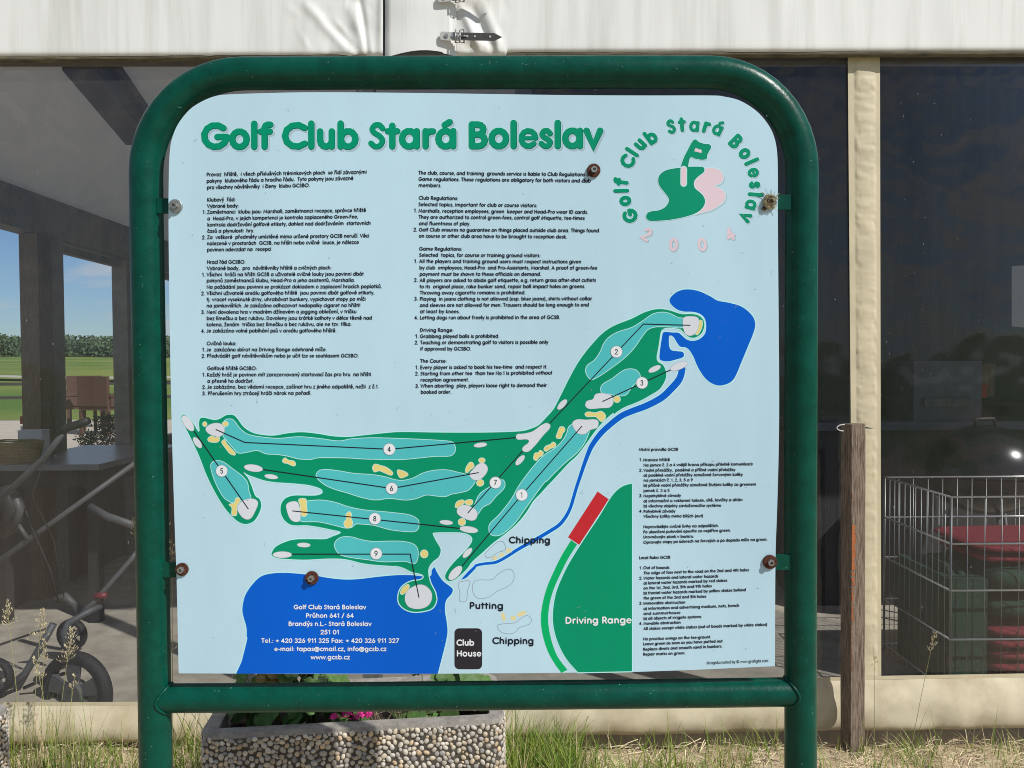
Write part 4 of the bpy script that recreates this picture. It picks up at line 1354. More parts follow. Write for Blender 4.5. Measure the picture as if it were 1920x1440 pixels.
mb = MB()
def fn(u, v):
    x = XL - .1 + (7.3 - XL) * u
    y = WY - .02 + (YB + .2 - WY) * v + x * sin(WYAW)
    return Vector((x, y, roof_z(x, y)))
mb.grid(fn, 30, 20)
mb.build('roof', M['canvas_roof'], pav)
mb = MB()
mb.box(((XL + 7.2) / 2, (WY + .06 + YB) / 2, -.05), (7.2 - XL, YB - WY - .12, .10))
mb.build('floor', M['paving'], pav)


def wall_y(px):      # where a sight line over photo column px meets the side wall
    d = ray(px, 690)
    return EYE.y + d.y * (XL - EYE.x) / d.x


mb = MB(); mb.box((XL, (WY + YB) / 2, 2.52), (.14, YB - WY - .1, .26)); mb.build('side_beam', M['beam'], pav)
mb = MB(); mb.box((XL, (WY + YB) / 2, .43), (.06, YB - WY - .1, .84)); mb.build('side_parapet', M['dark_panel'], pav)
for (a, b, mt) in ((43, 70, 'post_wood'), (66, 101, 'beam'), (222, 252, 'beam'), (-420, -360, 'beam'), (330, 345, 'beam')):
    y0, y1 = wall_y(a), wall_y(b)
    mb = MB(); mb.box((XL + (.05 if mt == 'post_wood' else .02), (y0 + y1) / 2, 1.19), (.12, y1 - y0, 2.38)); mb.build('side_post', M[mt], pav)
for (a, b) in ((101, 222), (252, 330)):
    y0, y1 = wall_y(a), wall_y(b)
    mb = MB()
    mb.box((XL, (y0 + y1) / 2, 2.345), (.05, y1 - y0, .055)); mb.box((XL, (y0 + y1) / 2, .875), (.09, y1 - y0, .045))
    mb.build('window_frame', M['beam'], pav)
mb = MB()
def under_roof(px, py, gap):
    y = WY + .2
    while y < 9:
        p = at_depth(px, py, y)
        if p.z > roof_z(p.x, p.y) - gap: return p
        y += .02
    return p
mb.bar(under_roof(150, 115, .10), under_roof(262, 258, .10), .16, .10)
mb.bar(under_roof(205, 112, .05), under_roof(285, 228, .05), .05, .05)
mb.build('roof_beam', M['roof_tube'], pav)
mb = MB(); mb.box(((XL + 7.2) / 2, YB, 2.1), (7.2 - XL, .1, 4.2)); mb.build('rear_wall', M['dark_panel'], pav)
mb = MB(); mb.box((3.7, 5.45, 2.1), (7.0, .12, 4.2)); mb.box((.26, 7.2, 2.1), (.1, 3.4, 4.2)); mb.build('added_dark_wall', M['inner_dark'], pav)  # wall added near black to keep the right interior dark
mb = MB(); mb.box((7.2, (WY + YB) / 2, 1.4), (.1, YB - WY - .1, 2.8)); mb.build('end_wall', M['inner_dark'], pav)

# ------------------------------------------------------------------ weathered wooden post with wire hooks
M['old_wood'] = mat('weathered_timber', (.27, .21, .165), rough=.9, spec=.2, col2=(.085, .06, .043), vscale=26, stretch=(9, 9, .55), detail=8, lo=.4, hi=.66, bump=1.0, bscale=60)
wt = M['old_wood'].node_tree
pp = at_depth(1600, 795, WY - .085)
post = thing('wooden_post', (pp.x, pp.y, 0), 'weathered grey wooden post with flaking orange paint in front of the cream strip', 'post')
hw = .031
mb = MB()
R = Matrix.Rotation(radians(14), 3, 'Z')
NZ = 60
ringv = []
prof = [(-1, -1), (-.3, -1), (.4, -1), (1, -1), (1, 1), (-1, 1)]
for k in range(NZ + 1):
    z = -.1 + (pp.z + .1) * k / NZ
    pts = []
    for q, (a, b) in enumerate(prof):
        e = 1 + .035 * noise.noise(Vector((a * 3, b * 3, z * 7))) + .02 * noise.noise(Vector((a * 5, b * 5, z * 40)))
        p = R @ Vector((a * hw * e, b * hw * e, 0))
        pts.append(Vector((pp.x + p.x, pp.y + p.y, z + (.004 * random.uniform(-1, 1) if k == NZ else 0))))
    ringv.append(mb.add(pts))
for A, B in zip(ringv, ringv[1:]):
    for q in range(6):
        mb.face((A + q, A + (q + 1) % 6, B + (q + 1) % 6, B + q))
mb.face([ringv[-1] + q for q in range(6)])
shaft = mb.build('shaft', M['old_wood'], post)
# flakes of orange paint left on the front corner
M['orange_paint'] = mat('flaking_orange_paint', (.40, .12, .035), rough=.8, var=.3, vscale=60, bump=.6, bscale=120)
mb = MB()
fr = R @ Vector((0, -1, 0)); sd = R @ Vector((1, 0, 0))
for (zt, zb, wmax) in ((.874, .748, .98), (.748, .64, .8), (.63, .50, .45), (.50, .30, .12), (1.0, .955, .12)):
    steps = 26
    for s in range(steps):
        z1 = zt + (zb - zt) * s / steps; z2 = zt + (zb - zt) * (s + 1) / steps
        zz = (z1 + z2) / 2
        w = .022 * wmax * (.75 + .6 * noise.noise(Vector((3, zz * 60, 1))))
        if wmax < .9 and noise.noise(Vector((9, zz * 90, 2))) < -.12: continue
        f = post.location.copy(); f = Vector((pp.x, pp.y, 0)) + fr * (hw * 1.045) - sd * hw * .97
        mb.poly([f + Vector((0, 0, z1)), f + Vector((0, 0, z2)), f + sd * w + Vector((0, 0, z2)), f + sd * w * random.uniform(.85, 1.1) + Vector((0, 0, z1))])
mb.build('paint_flakes', M['orange_paint'], shaft)
for (x, sg, mt) in ((1577, -1, 'strap_light'), (1621, 1, 'strap_dark')):
    c = at_depth(x, 802, pp.y - .01)
    mb = MB()
    if sg < 0:
        mb.tube([c + Vector((.012 + -.030 * sin(a) - .001, -.006, .013 * cos(a))) for a in [k * .3 for k in range(11)]], .0026, n=7)
    else:
        mb.tube([c + Vector((-.012, 0, .002)), c + Vector((.012, -.004, 0)), c + Vector((.028, -.008, -.002))], [.0032, .0034, .0012], n=7)
    mb.build('hook', M[mt], post, smooth=True)

# ------------------------------------------------------------------ ground
def ground_z(x, y):
    z = .018 * noise.noise(Vector((x * 2.1, y * 2.1, 0))) + .008 * noise.noise(Vector((x * 9, y * 9, 3)))
    if y > WY - .02 and y < 10 and -3.4 < x < 7.4:
        return -.16
    if y > WY - .3 and -3.4 < x < 7.4 and y < 10:
        z += -.02
    r = hypot(x + 3, y - 3)
    if r > 14 and x < 0:
        z = z + min(9.0, max(0, (r - 20)) * .024) + (r > 30) * .3 * noise.noise(Vector((x * .03, y * .03, 1)))
        z += .25 * max(0, min(1, (r - 14) / 8)) * noise.noise(Vector((x * .08, y * .08, 5)))
    return z


def ax(dense0, dense1, step, far):
    a = []
    v = dense0
    while v <= dense1:
        a.append(v); v += step
    s = step
    v = dense1
    while v < far:
        s *= 1.22; v += s; a.append(v)
    s = step
    v = dense0
    pre = []
    while v > -far:
        s *= 1.22; v -= s; pre.append(v)
    return pre[::-1] + a


xs, ys = ax(-2.6, 3.0, .06, 900), ax(1.6, WY + .1, .05, 900)
mb = MB()
i = mb.add([Vector((x, y, ground_z(x, y))) for y in ys for x in xs])
nx = len(xs)
for b in range(len(ys) - 1):
    for a in range(nx - 1):
        q = i + b * nx + a
        mb.face((q, q + 1, q + nx + 1, q + nx))
gm = mat('soil_and_meadow', (.34, .26, .17), rough=.95, spec=.1, col2=(.52, .42, .28), vscale=22, detail=8, bump=.8, bscale=60)
t = gm.node_tree
geo = t.nodes.new("ShaderNodeNewGeometry"); ln = t.nodes.new("ShaderNodeVectorMath"); ln.operation = 'LENGTH'
t.links.new(geo.outputs["Position"], ln.inputs[0])
mr = t.nodes.new("ShaderNodeMapRange"); mr.inputs["From Min"].default_value = 9; mr.inputs["From Max"].default_value = 13
t.links.new(ln.outputs["Value"], mr.inputs["Value"])
n1 = t.nodes.new("ShaderNodeTexNoise"); n1.inputs["Scale"].default_value = .05; n1.inputs["Detail"].default_value = 4
t.links.new(geo.outputs["Position"], n1.inputs["Vector"])
ramp = t.nodes.new("ShaderNodeValToRGB")
ramp.color_ramp.elements[0].color = (.085, .16, .03, 1); ramp.color_ramp.elements[1].color = (.20, .23, .06, 1)
ramp.color_ramp.elements[0].position = .4; ramp.color_ramp.elements[1].position = .6
t.links.new(n1.outputs["Fac"], ramp.inputs["Fac"])
x = t.nodes.new("ShaderNodeMix"); x.data_type = 'RGBA'
bs = t.nodes["Principled BSDF"]
old = bs.inputs["Base Color"].links[0].from_socket
t.links.new(mr.outputs[0], x.inputs[0]); t.links.new(old, x.inputs[6]); t.links.new(ramp.outputs["Color"], x.inputs[7]); t.links.new(x.outputs[2], bs.inputs["Base Color"])
tag(mb.build('ground', gm, smooth=True), 'dry stony soil with meadow running up to a hillside', 'ground', kind='structure')

# ------------------------------------------------------------------ pebble planters
M['concrete'] = mat('grey_concrete', (.30, .28, .25), rough=.9, var=.35, vscale=40, bump=.5, bscale=120)
M['mortar'] = mat('dark_mortar', (.085, .075, .06), rough=.95, var=.4, vscale=80, bump=.6, bscale=200)
M['pebbles'] = mat('washed_pebbles', (.5, .45, .4), rough=.62, spec=.3, tint=True, var=.3, vscale=90)
M['soil'] = mat('potting_soil', (.035, .025, .018), rough=.95, var=.5, vscale=60, bump=1, bscale=120)
bmi = bmesh.new(); bmesh.ops.create_icosphere(bmi, subdivisions=2, radius=1.0)
ICO_V = [v.co.copy() for v in bmi.verts]; ICO_F = [[v.index for v in f.verts] for f in bmi.faces]; bmi.free()
PEB = [(.50, .46, .39), (.44, .40, .33), (.54, .48, .38), (.40, .38, .34), (.31, .30, .28), (.50, .43, .32), (.46, .39, .29), (.58, .54, .47), (.40, .36, .30), (.48, .44, .38), (.52, .40, .26), (.45, .42, .37)]


def planter(corner, yaw, W, D, H, zbase, label, seed, peb_r=(.0036, .0086)):
    rnd = random.Random(seed)
    o = thing('concrete_planter', (corner.x, corner.y, zbase), label, 'planter', 'pebble faced planters')
    ex, ey = Vector((cos(yaw), sin(yaw), 0)), Vector((-sin(yaw), cos(yaw), 0))
    rad = .055
    def loop(ins, n=6):
        r = max(.008, rad - ins)
        pts = []
        for (cx, cy, a0) in ((rad, rad, 180), (W - rad, rad, 270), (W - rad, D - rad, 0), (rad, D - rad, 90)):
            for k in range(n + 1):
                a = radians(a0 + 90 * k / n)
                pts.append((cx + r * cos(a), cy + r * sin(a)))
        return pts
    def P(p, z): return corner + ex * p[0] + ey * p[1] + Vector((0, 0, zbase + z))
    mb = MB()
    rings = [mb.add([P(p, z) for p in loop(i_)]) for i_, z in ((-.03 * 0, 0), (.0, H - .012), (.003, H), (.045, H), (.055, H - .10))]
    n = len(loop(0))
    for q, (A, B) in enumerate(zip(rings, rings[1:])):
        for k in range(n):
            mb.face((A + k, A + (k + 1) % n, B + (k + 1) % n, B + k), 1 if q == 0 else 0)
    mb.build('shell', [M['concrete'], M['mortar']], o)
    mb = MB()
    lp = loop(.05)
    cx = sum(p[0] for p in lp) / len(lp); cy = sum(p[1] for p in lp) / len(lp)
    def fn(u, v):
        x_, y_ = .05 + (W - .1) * u, .05 + (D - .1) * v
        return P((x_, y_), H - .05 + .012 * noise.noise(Vector((x_ * 14, y_ * 14, 0))))
    mb.grid(fn, 40, 18)
    mb.build('soil', M['soil'], o, smooth=True)
    # pebbles on the outer faces
    lp = loop(0, 8)
    cum = [0]
    for a, b in zip(lp, lp[1:] + lp[:1]): cum.append(cum[-1] + hypot(b[0] - a[0], b[1] - a[1]))
    Lr = cum[-1]
    mb = MB()
    cell, grid_ = .024, {}
    for q in range(90000):
        s, z = rnd.uniform(0, Lr), rnd.uniform(.004, H - .006)
        f = q / 90000
        r = peb_r[1] * (1 - f) ** .5 + peb_r[0] * (1 - (1 - f) ** .5)
        r *= rnd.uniform(.85, 1.1)
        if z + r * .8 > H - .008: continue
        k0 = (int(s / cell), int(z / cell)); ok = True
        for da in (-1, 0, 1):
            for db in (-1, 0, 1):
                for (s2, z2, r2) in grid_.get((k0[0] + da, k0[1] + db), ()):
                    if (s - s2) ** 2 + (z - z2) ** 2 < ((r + r2) * .87) ** 2: ok = False; break
                if not ok: break
            if not ok: break
        if not ok: continue
        grid_.setdefault(k0, []).append((s, z, r))
        for k in range(len(lp)):
            if cum[k] <= s <= cum[k + 1]: break
        a, b = lp[k], lp[(k + 1) % len(lp)]
        tt = (s - cum[k]) / max(1e-6, cum[k + 1] - cum[k])
        c = (a[0] + (b[0] - a[0]) * tt, a[1] + (b[1] - a[1]) * tt)
        dx, dy = b[0] - a[0], b[1] - a[1]; ll = hypot(dx, dy)
        tx, nv_ = Vector((dx / ll, dy / ll, 0)), Vector((dy / ll, -dx / ll, 0))
        tx = ex * tx.x + ey * tx.y; nv_ = ex * nv_.x + ey * nv_.y
        base = PEB[rnd.randrange(len(PEB))]; g = rnd.uniform(.85, 1.35)
        mb.col = tuple(min(.8, c_ * g) for c_ in base)
        ang = rnd.uniform(0, pi); e1, e2 = r * rnd.uniform(.95, 1.25), r * rnd.uniform(.75, 1.0); th = r * rnd.uniform(.45, .7)
        off = rnd.uniform(0, 50)
        pts = []
        for v in ICO_V:
            w = 1 + .16 * noise.noise(v * 1.1 + Vector((off, 0, 0)))
            u_, w_ = v.x * e1 * w, v.y * e2 * w
            pts.append(P(c, z) + tx * (u_ * cos(ang) - w_ * sin(ang)) + Vector((0, 0, u_ * sin(ang) + w_ * cos(ang))) + nv_ * (v.z * th * w - th * .12))
        i_ = mb.add(pts)
        for f_ in ICO_F: mb.face([i_ + k_ for k_ in f_])
    mb.col = None
    mb.build('pebble_facing', M['pebbles'], o, smooth=True)
    return o, P


PD_ = 2.16
pl = at_depth(369, 1386, PD_)
pr = at_depth(949, 1345, PD_ + .09)
PYAW = atan2(pr.y - pl.y, pr.x - pl.x)
PW = hypot(pr.x - pl.x, pr.y - pl.y)
PZ = (pl.z + pr.z) / 2
print('planter', pl, pr, PW, PZ, 'wall', WY)
planter1, PP = planter(Vector((pl.x, pl.y, 0)), PYAW, PW, .36, .42, PZ - .42, 'long planter of washed pebbles with pink geraniums under the board', 3)
q0 = at_depth(27, 1324, 2.68)
planter(Vector((q0.x - .62, q0.y - .36, 0)), radians(2), .62, .36, .42, q0.z - .42, 'pebble planter cut off at the left edge of the photo', 9)

# ------------------------------------------------------------------ flowers in the planter
M['leaf'] = mat('geranium_leaf', (.075, .15, .035), rough=.5, spec=.3, tint=True, var=.3, vscale=70, trans=.25)
M['petal'] = mat('pink_petal', (.72, .02, .25), rough=.6, tint=True, var=.2, vscale=200, trans=.25)
M['stem'] = mat('green_stem', (.11, .16, .05), rough=.7, var=.3, vscale=50)
M['twig'] = mat('dry_twig', (.30, .22, .13), rough=.9, var=.4, vscale=80)


def leaf(mb, c, nrm, r, rnd):
    nrm = Vector(nrm).normalized()
    a = nrm.orthogonal().normalized()
    a = Matrix.Rotation(rnd.uniform(0, 6.28), 3, nrm) @ a
    b = nrm.cross(a)
    N = 20
    g = rnd.uniform(.6, 1.3)
    yel = rnd.random() < .06
    mb.col = (.30 * g, .22 * g, .05 * g) if yel else (.10 * g, .20 * g, .05 * g)
    c0 = mb.add([c])
    r1, r2 = [], []
    for k in range(N):
        t = 2 * pi * k / N
        notch = 1 - .75 * exp(-((t - pi) / .25) ** 2)
        lob = (1 + .10 * cos(6 * t)) * notch
        r1.append(c + (a * cos(t) + b * sin(t)) * r * .55 * notch + nrm * (r * .12))
        r2.append(c + (a * cos(t) + b * sin(t)) * r * lob + nrm * (r * (.10 + .10 * cos(6 * t + 1))))
    i1, i2 = mb.add(r1), mb.add(r2)
    for k in range(N):
        j = (k + 1) % N
        mb.face((c0, i1 + k, i1 + j)); mb.face((i1 + k, i2 + k, i2 + j, i1 + j))


def flower(mb, c, r, rnd):
    for f in range(rnd.randint(9, 14)):
        d = Vector((rnd.gauss(0, 1), rnd.gauss(0, 1) - .3, abs(rnd.gauss(0, .8)) + .1)).normalized()
        fc = c + d * r
        a = d.orthogonal().normalized(); b = d.cross(a)
        for k in range(5):
            t = 2 * pi * k / 5 + f
            u = a * cos(t) + b * sin(t); v = d.cross(u)
            g = rnd.uniform(.75, 1.1)
            mb.col = (.70 * g, .02, .26 * g)
            s = r * .62
            mb.poly([fc, fc + u * s * .5 + v * s * .32 + d * .001, fc + u * s * 1.0 + v * s * .22 + d * s * .15, fc + u * s * 1.05 - v * s * .2 + d * s * .15, fc + u * s * .5 - v * s * .32])


def geranium(u, v, n, h, spread, flowers, label, seed):
    rnd = random.Random(seed)
    base = PP((u, v), .42 - .05)
    o = thing('geranium_plant', base, label, 'plant', 'geraniums in the pebble planter')
    ml, ms, mf = MB(), MB(), MB()
    for k in range(n):
        a = rnd.uniform(0, 2 * pi); q = spread * sqrt(rnd.random())
        top = base + Vector((cos(a) * q, sin(a) * q * .8, h * rnd.uniform(.12, 1.0)))
        mid = base + Vector((cos(a) * q * .3, sin(a) * q * .3, h * .35))
        ms.tube([base, mid, top], [.003, .0022, .0014], n=5)
        leaf(ml, top, (cos(a) * .5 + rnd.gauss(0, .25) + .2, sin(a) * .5 - .35 + rnd.gauss(0, .25), .9), rnd.uniform(.022, .040), rnd)
    st = ms.build('stems', M['stem'], o, smooth=True)
    ml.build('foliage', M['leaf'], o, smooth=True)
    for (fu, fv, fz, fr_) in flowers:
        m2 = MB()
        c = PP((fu, fv), .42 + fz)
        flower(m2, c, fr_, rnd)
        m2.tube([base, (base + c) / 2 + Vector((0, 0, .01)), c], .0018, n=5)
        if m2.c and len(m2.c) < len(m2.v):
            m2.c += [(.11, .16, .05)] * (len(m2.v) - len(m2.c))
        m2.build('flower_cluster', M['petal'], o)
    return o


geranium(.16, .15, 40, .20, .10, [], 'geranium without flowers in deep shade at the left end of the planter', 1)
geranium(.30, .13, 36, .15, .085, [], 'leafy geranium with pale ruffled leaves left of the pink blooms', 2)
geranium(.31, .27, 26, .23, .09, [], 'taller geranium behind the ruffled one showing over the crossbar', 6)
geranium(.43, .15, 16, .09, .07, [(.410, .07, .012, .013), (.372, .065, .004, .011), (.445, .06, .006, .015), (.475, .075, .000, .012), (.425, .16, .03, .016), (.395, .12, .022, .011)],
         'geranium with bright pink flower clusters in the middle of the planter', 3)
geranium(.64, .15, 18, .15, .07, [], 'small geranium between dry twigs and the yellowing one', 4)
geranium(.76, .14, 28, .17, .07, [], 'rightmost geranium with a yellowing leaf in the planter', 5)
# dead flower stems in the middle right
rnd = random.Random(21)
mb = MB()
for k in range(46):
    b0 = PP((rnd.uniform(.46, .66), rnd.uniform(.07, .24)), .372)
    p = b0 + Vector((rnd.gauss(0, .03), rnd.gauss(0, .02), rnd.uniform(.02, .085)))
    p2 = p + Vector((rnd.gauss(0, .03), rnd.gauss(0, .02), rnd.uniform(-.02, .03)))
    mb.tube([b0, p, p2], [.0012, .001, .0006], n=4)
tag(mb.build('dead_stems', M['twig']), 'tangle of dry brown flower stems in the planter right of the pink blooms', 'dead plant')

# ------------------------------------------------------------------ grass
M['grass'] = mat('grass_blade', (.1, .17, .03), rough=.6, spec=.25, tint=True, trans=.3)
M['seed'] = mat('dry_seed', (.55, .48, .30), rough=.8, spec=.2, tint=True)


def blade(mb, b, h, az, lean, w, rnd, droop=.5):
    d = Vector((cos(az), sin(az), 0)); s = Vector((-sin(az), cos(az), 0))
    s = (s * .6 + Vector((1, 0, 0)) * .5 * (1 if s.x >= 0 else -1)).normalized()
    pts = []
    for k in range(5):
        t = k / 4
        off = lean * h * (t ** 1.7)
        z = h * (t - droop * lean * t * t * .5)
        ww = w * (1 - t ** 2.2) * (.75 + .25 * (t < .5))
        c = b + d * off + Vector((0, 0, z))
        pts += [c - s * ww / 2, c + s * ww / 2]
    i = mb.add(pts)
    for k in range(4):
        mb.face((i + 2 * k, i + 2 * k + 1, i + 2 * k + 3, i + 2 * k + 2))


def gcol(rnd, dry):
    if rnd.random() < dry:
        g = rnd.uniform(.7, 1.25)
        return (.60 * g, .50 * g, .29 * g)
    g = rnd.uniform(.6, 1.35)
    y = rnd.random()
    return ((.13 + .10 * y) * g, (.235 + .06 * y) * g, .040 * g)


rnd = random.Random(5)
gr, dr_ = MB(), MB()


def scatter(mb, n, x0, x1, y0, y1, hmin, hmax, dry, lean=(.1, .7), w=(.002, .0045), clump=0.0, taper=None):
    for k in range(n):
        px = rnd.uniform(x0, x1)
        Y = rnd.uniform(y0, y1)
        b = at_depth(px, 1300, Y)
        if clump > 0 and noise.noise(Vector((b.x * 5.5, b.y * 5.5, 7))) < clump - .5 + rnd.gauss(0, .12): continue
        b.z = ground_z(b.x, b.y) - .01
        q = (b - Vector((pl.x, pl.y, 0)))
        u_, v_ = q.x * cos(PYAW) + q.y * sin(PYAW), -q.x * sin(PYAW) + q.y * cos(PYAW)
        if -.01 < u_ < PW + .01 and -.01 < v_ < .37: continue
        mb.col = gcol(rnd, dry)
        h = rnd.uniform(hmin, hmax) * (taper(px) if taper else 1)
        blade(mb, b, h, rnd.uniform(0, 2 * pi), rnd.uniform(*lean), rnd.uniform(*w), rnd)


NEAR = WY - .06
scatter(gr, 2000, -60, 262, 2.3, NEAR - .03, .04, .13, .35, lean=(.1, .9), w=(.0025, .0055), clump=.42)
scatter(gr, 260, 10, 170, 2.4, 2.95, .14, .34, .35, lean=(.05, .4), w=(.002, .0035))
scatter(gr, 160, 150, 262, 2.4, 2.95, .10, .22, .35, lean=(.2, .9), w=(.002, .0035))
scatter(gr, 1200, 305, 440, 2.2, NEAR, .06, .22, .35, lean=(.1, .9), w=(.0025, .0055), clump=.35)
scatter(gr, 900, 340, 970, 2.56, NEAR, .10, .34, .25, lean=(.1, .8), w=(.003, .006))
scatter(gr, 1500, 945, 1090, 2.35, NEAR, .06, .21, .15, lean=(.1, .8), w=(.003, .0062), clump=.3)
scatter(gr, 420, 1030, 1310, 2.3, 2.7, .13, .30, .08, lean=(.1, .7), w=(.0045, .009), clump=.5)
scatter(gr, 700, 1090, 1480, 2.6, NEAR, .05, .17, .30, lean=(.1, .9), w=(.0025, .005), clump=.45)
scatter(gr, 1100, 1000, 1480, 2.3, NEAR, .03, .10, .5, lean=(.2, 1.1), w=(.0025, .005), clump=.45)
scatter(gr, 2200, 1500, 2050, 2.2, NEAR - .02, .03, .11, .6, lean=(.2, 1.2), w=(.002, .0045), clump=.45)
scatter(gr, 2600, 940, 2050, 2.3, NEAR - .02, .015, .05, .35, lean=(.3, 1.4), w=(.002, .005), clump=.4)
scatter(gr, 900, -60, 262, 2.3, NEAR - .02, .015, .05, .35, lean=(.3, 1.4), w=(.002, .005), clump=.35)
scatter(gr, 500, 1540, 2000, 2.4, NEAR - .02, .06, .15, .2, lean=(.1, .9), w=(.0025, .005), clump=.62)
scatter(gr, 140, 1540, 1960, 2.5, NEAR - .02, .1, .24, .15, lean=(.1, .8), w=(.0025, .0045), clump=.5)
tag(gr.build('grass', M['grass']), 'tufts of green and yellowing grass along the foot of the pavilion', 'grass', kind='stuff')
# dry straw lying on the soil
for k in range(7500):
    px = rnd.uniform(-60, 2050); Y = rnd.uniform(2.15, NEAR + .02)
    c = at_depth(px, 1300, Y); c.z = ground_z(c.x, c.y) + rnd.uniform(.001, .014)
    q = (c - Vector((pl.x, pl.y, 0)))
    u_, v_ = q.x * cos(PYAW) + q.y * sin(PYAW), -q.x * sin(PYAW) + q.y * cos(PYAW)
    if -.03 < u_ < PW + .03 and -.03 < v_ < .39: continue
    L = rnd.uniform(.015, .09); a = rnd.gauss(0, .9)
    d = Vector((cos(a), sin(a), rnd.gauss(0, .22))); s = Vector((-sin(a), cos(a), .4)).normalized() * rnd.uniform(.0006, .0016)
    g = rnd.uniform(.45, 1.2)
    dr_.col = (.62 * g, .53 * g, .34 * g) if rnd.random() < .8 else (.20 * g, .14 * g, .085 * g)
    m_ = c + d * L * .5 + Vector((0, 0, rnd.uniform(-.002, .008)))
    i = dr_.add([c - s, c + s, m_ - s, m_ + s, c + d * L - s, c + d * L + s])
    dr_.face((i, i + 1, i + 3, i + 2)); dr_.face((i + 2, i + 3, i + 5, i + 4))
tag(dr_.build('straw_litter', M['seed']), 'dry straw and dead grass lying on the soil', 'straw', kind='stuff')


def stalk(foot, top, head, n, label, seed, bend=.02, size=.009):
    rnd = random.Random(seed)
    foot, top = Vector(foot), Vector(top)
    o = thing('grass_stalk', foot, label, 'grass stalk', 'seeding grass stalks')
    path = []
    for k in range(9):
        t = k / 8
        path.append(foot.lerp(top, t) + Vector((bend * t * t, 0, -abs(bend) * .3 * t ** 3)))
    mb = MB(); mb.col = (.30, .30, .12)
    mb.tube(path, [.0013 * (1 - .5 * k / 8) for k in range(9)], n=5)
    mb.build('stem', M['seed'], o)
    mb = MB()
    tip = path[-1]; d0 = (path[-1] - path[-3]).normalized()
    for k in range(n):
        t = rnd.random()
        c = tip - d0 * head * (1 - t)
        a = rnd.uniform(0, 2 * pi)
        out = Vector((cos(a), sin(a) * .5, rnd.uniform(.0, .9))).normalized()
        w_ = head * .28 * (1.15 - t)
        p0 = c + out * w_ * rnd.uniform(.2, 1)
        g = rnd.uniform(.6, 1.2)
        mb.col = (.56 * g, .48 * g, .30 * g)
        q = out * .6 + d0 * .8; q.normalize()
        L = size * rnd.uniform(.7, 1.2)
        mb.tube([p0, p0 + q * L * .4, p0 + q * L], [.0005, .0015, .0003], n=5)
        mb.tube([c, p0], .0003, n=3)
    mb.build('seed_head', M['seed'], o)


for k, (fx, fy, tx, ty, Y, hd, n_, b_, lb) in enumerate((
    (45, 1430, 22, 1122, 2.75, .10, 45, -.02, 'tall grass stalk with a seed head nearest the left edge of the photo'),
    (55, 1430, 74, 1140, 2.80, .12, 70, .01, 'bushy seed head on a grass stalk over the trolley bracket'),
    (75, 1425, 78, 1200, 2.85, .09, 36, .01, 'low seed head on a pale stalk beside the small trolley wheel'),
    (100, 1420, 125, 1175, 2.82, .13, 80, .02, 'widest feathery seed head among the stalks at lower left'),
    (110, 1420, 76, 1230, 2.72, .08, 30, -.02, 'short leaning stalk with a loose seed head at lower left'),
    (118, 1425, 130, 1260, 2.70, .06, 18, .02, 'thin stalk with a sparse seed head in front of the large wheel'),
    (330, 1330, 312, 925, 1.9, .12, 26, -.02, 'seeding stalk seen in the gap between left post and board'),
    (322, 1400, 318, 1000, 2.0, .11, 30, .006, 'stalk with pale seeds just above the lower left bracket'),
    (326, 1400, 316, 1180, 2.3, .08, 14, .0, 'dry stalk low in the gap left of the board'),
    (318, 1390, 250, 972, 1.85, .04, 9, .0, 'drooping golden seed head leaning out left of the left post'),
    (1700, 1420, 1745, 1185, 2.8, .07, 26, .015, 'lone thin stalk with a seed head in front of the wire pen'),
    (1640, 1420, 1640, 1230, 2.85, .05, 12, .0, 'faint stalk in front of the cream strip right of the wooden post'),
    (1290, 1330, 1318, 1328, 2.0, .02, 4, .0, 'short bent stalk below the crossbar'))[:12]):
    f = on_ground(fx, min(fy, 1435)) if False else at_depth(fx, fy, Y)
    f.z = -.01 if Y > 2.2 else 0
    stalk(f, at_depth(tx, ty, Y), hd, n_, lb, 40 + k, b_, .010 if Y > 2.3 else .007)

# ------------------------------------------------------------------ inside the pavilion, left
M['trolley'] = mat('grey_tube', (.085, .088, .092), rough=.5, spec=.4, metal=.0, var=.2)
M['rubber'] = mat('black_rubber', (.018, .018, .02), rough=.75, var=.3)
M['grip'] = mat('black_grip', (.012, .012, .012), rough=.6)
M['red_knob'] = mat('red_plastic', (.16, .01, .02), rough=.5)
M['chrome'] = mat('chrome_wire', (.62, .62, .62), rough=.25, metal=1.0)
TD = WY + .36
T = lambda x, y, d=0.0: at_depth(x, y, TD + d)
trol = thing('golf_trolley', (T(130, 1360).x, TD, 0.0), 'grey three wheeled golf trolley parked behind the left window', 'golf trolley')
mb = MB()
mb.tube([T(118, 812), T(84, 858, .02), T(-60, 992, .06)], .0135, n=10)
mb.tube([T(262, 862, .3), T(-30, 1072, .06)], .0125, n=10)
mb.tube([T(262, 1028, .25), T(245, 1050, .22), T(175, 1130, .12), T(140, 1160, .1)], .0115, n=10)
mb.tube([T(190, 1135, .15), T(160, 1150, .1), T(128, 1168, .05), T(120, 1185, .04), T(122, 1220, .03)], .015, n=10)
mb.tube([T(170, 950, .25), T(200, 968, .2), T(250, 985, .15)], .018, n=10)
mb.tube([T(25, 925, .1), T(38, 955, .1), T(30, 985, .1)], .018, n=10)
mb.tube([T(32, 980, .1), T(52, 1010, .1)], .010, n=8)
mb.tube([T(-40, 1290, .05), T(20, 1285, .05), T(48, 1262, .06), T(75, 1215, .1), T(100, 1170, .12)], .017, n=10)
mb.tube([T(45, 1290, .05), T(90, 1270, .03), T(125, 1262, .03)], .008, n=8)
mb.build('tube_frame', M['trolley'], trol, smooth=True)
mb = MB(); mb.tube([T(112, 812), T(130, 800), T(150, 795), T(167, 788)], [.017, .019, .019, .016], n=12); mb.build('handle_grip', M['grip'], trol, smooth=True)
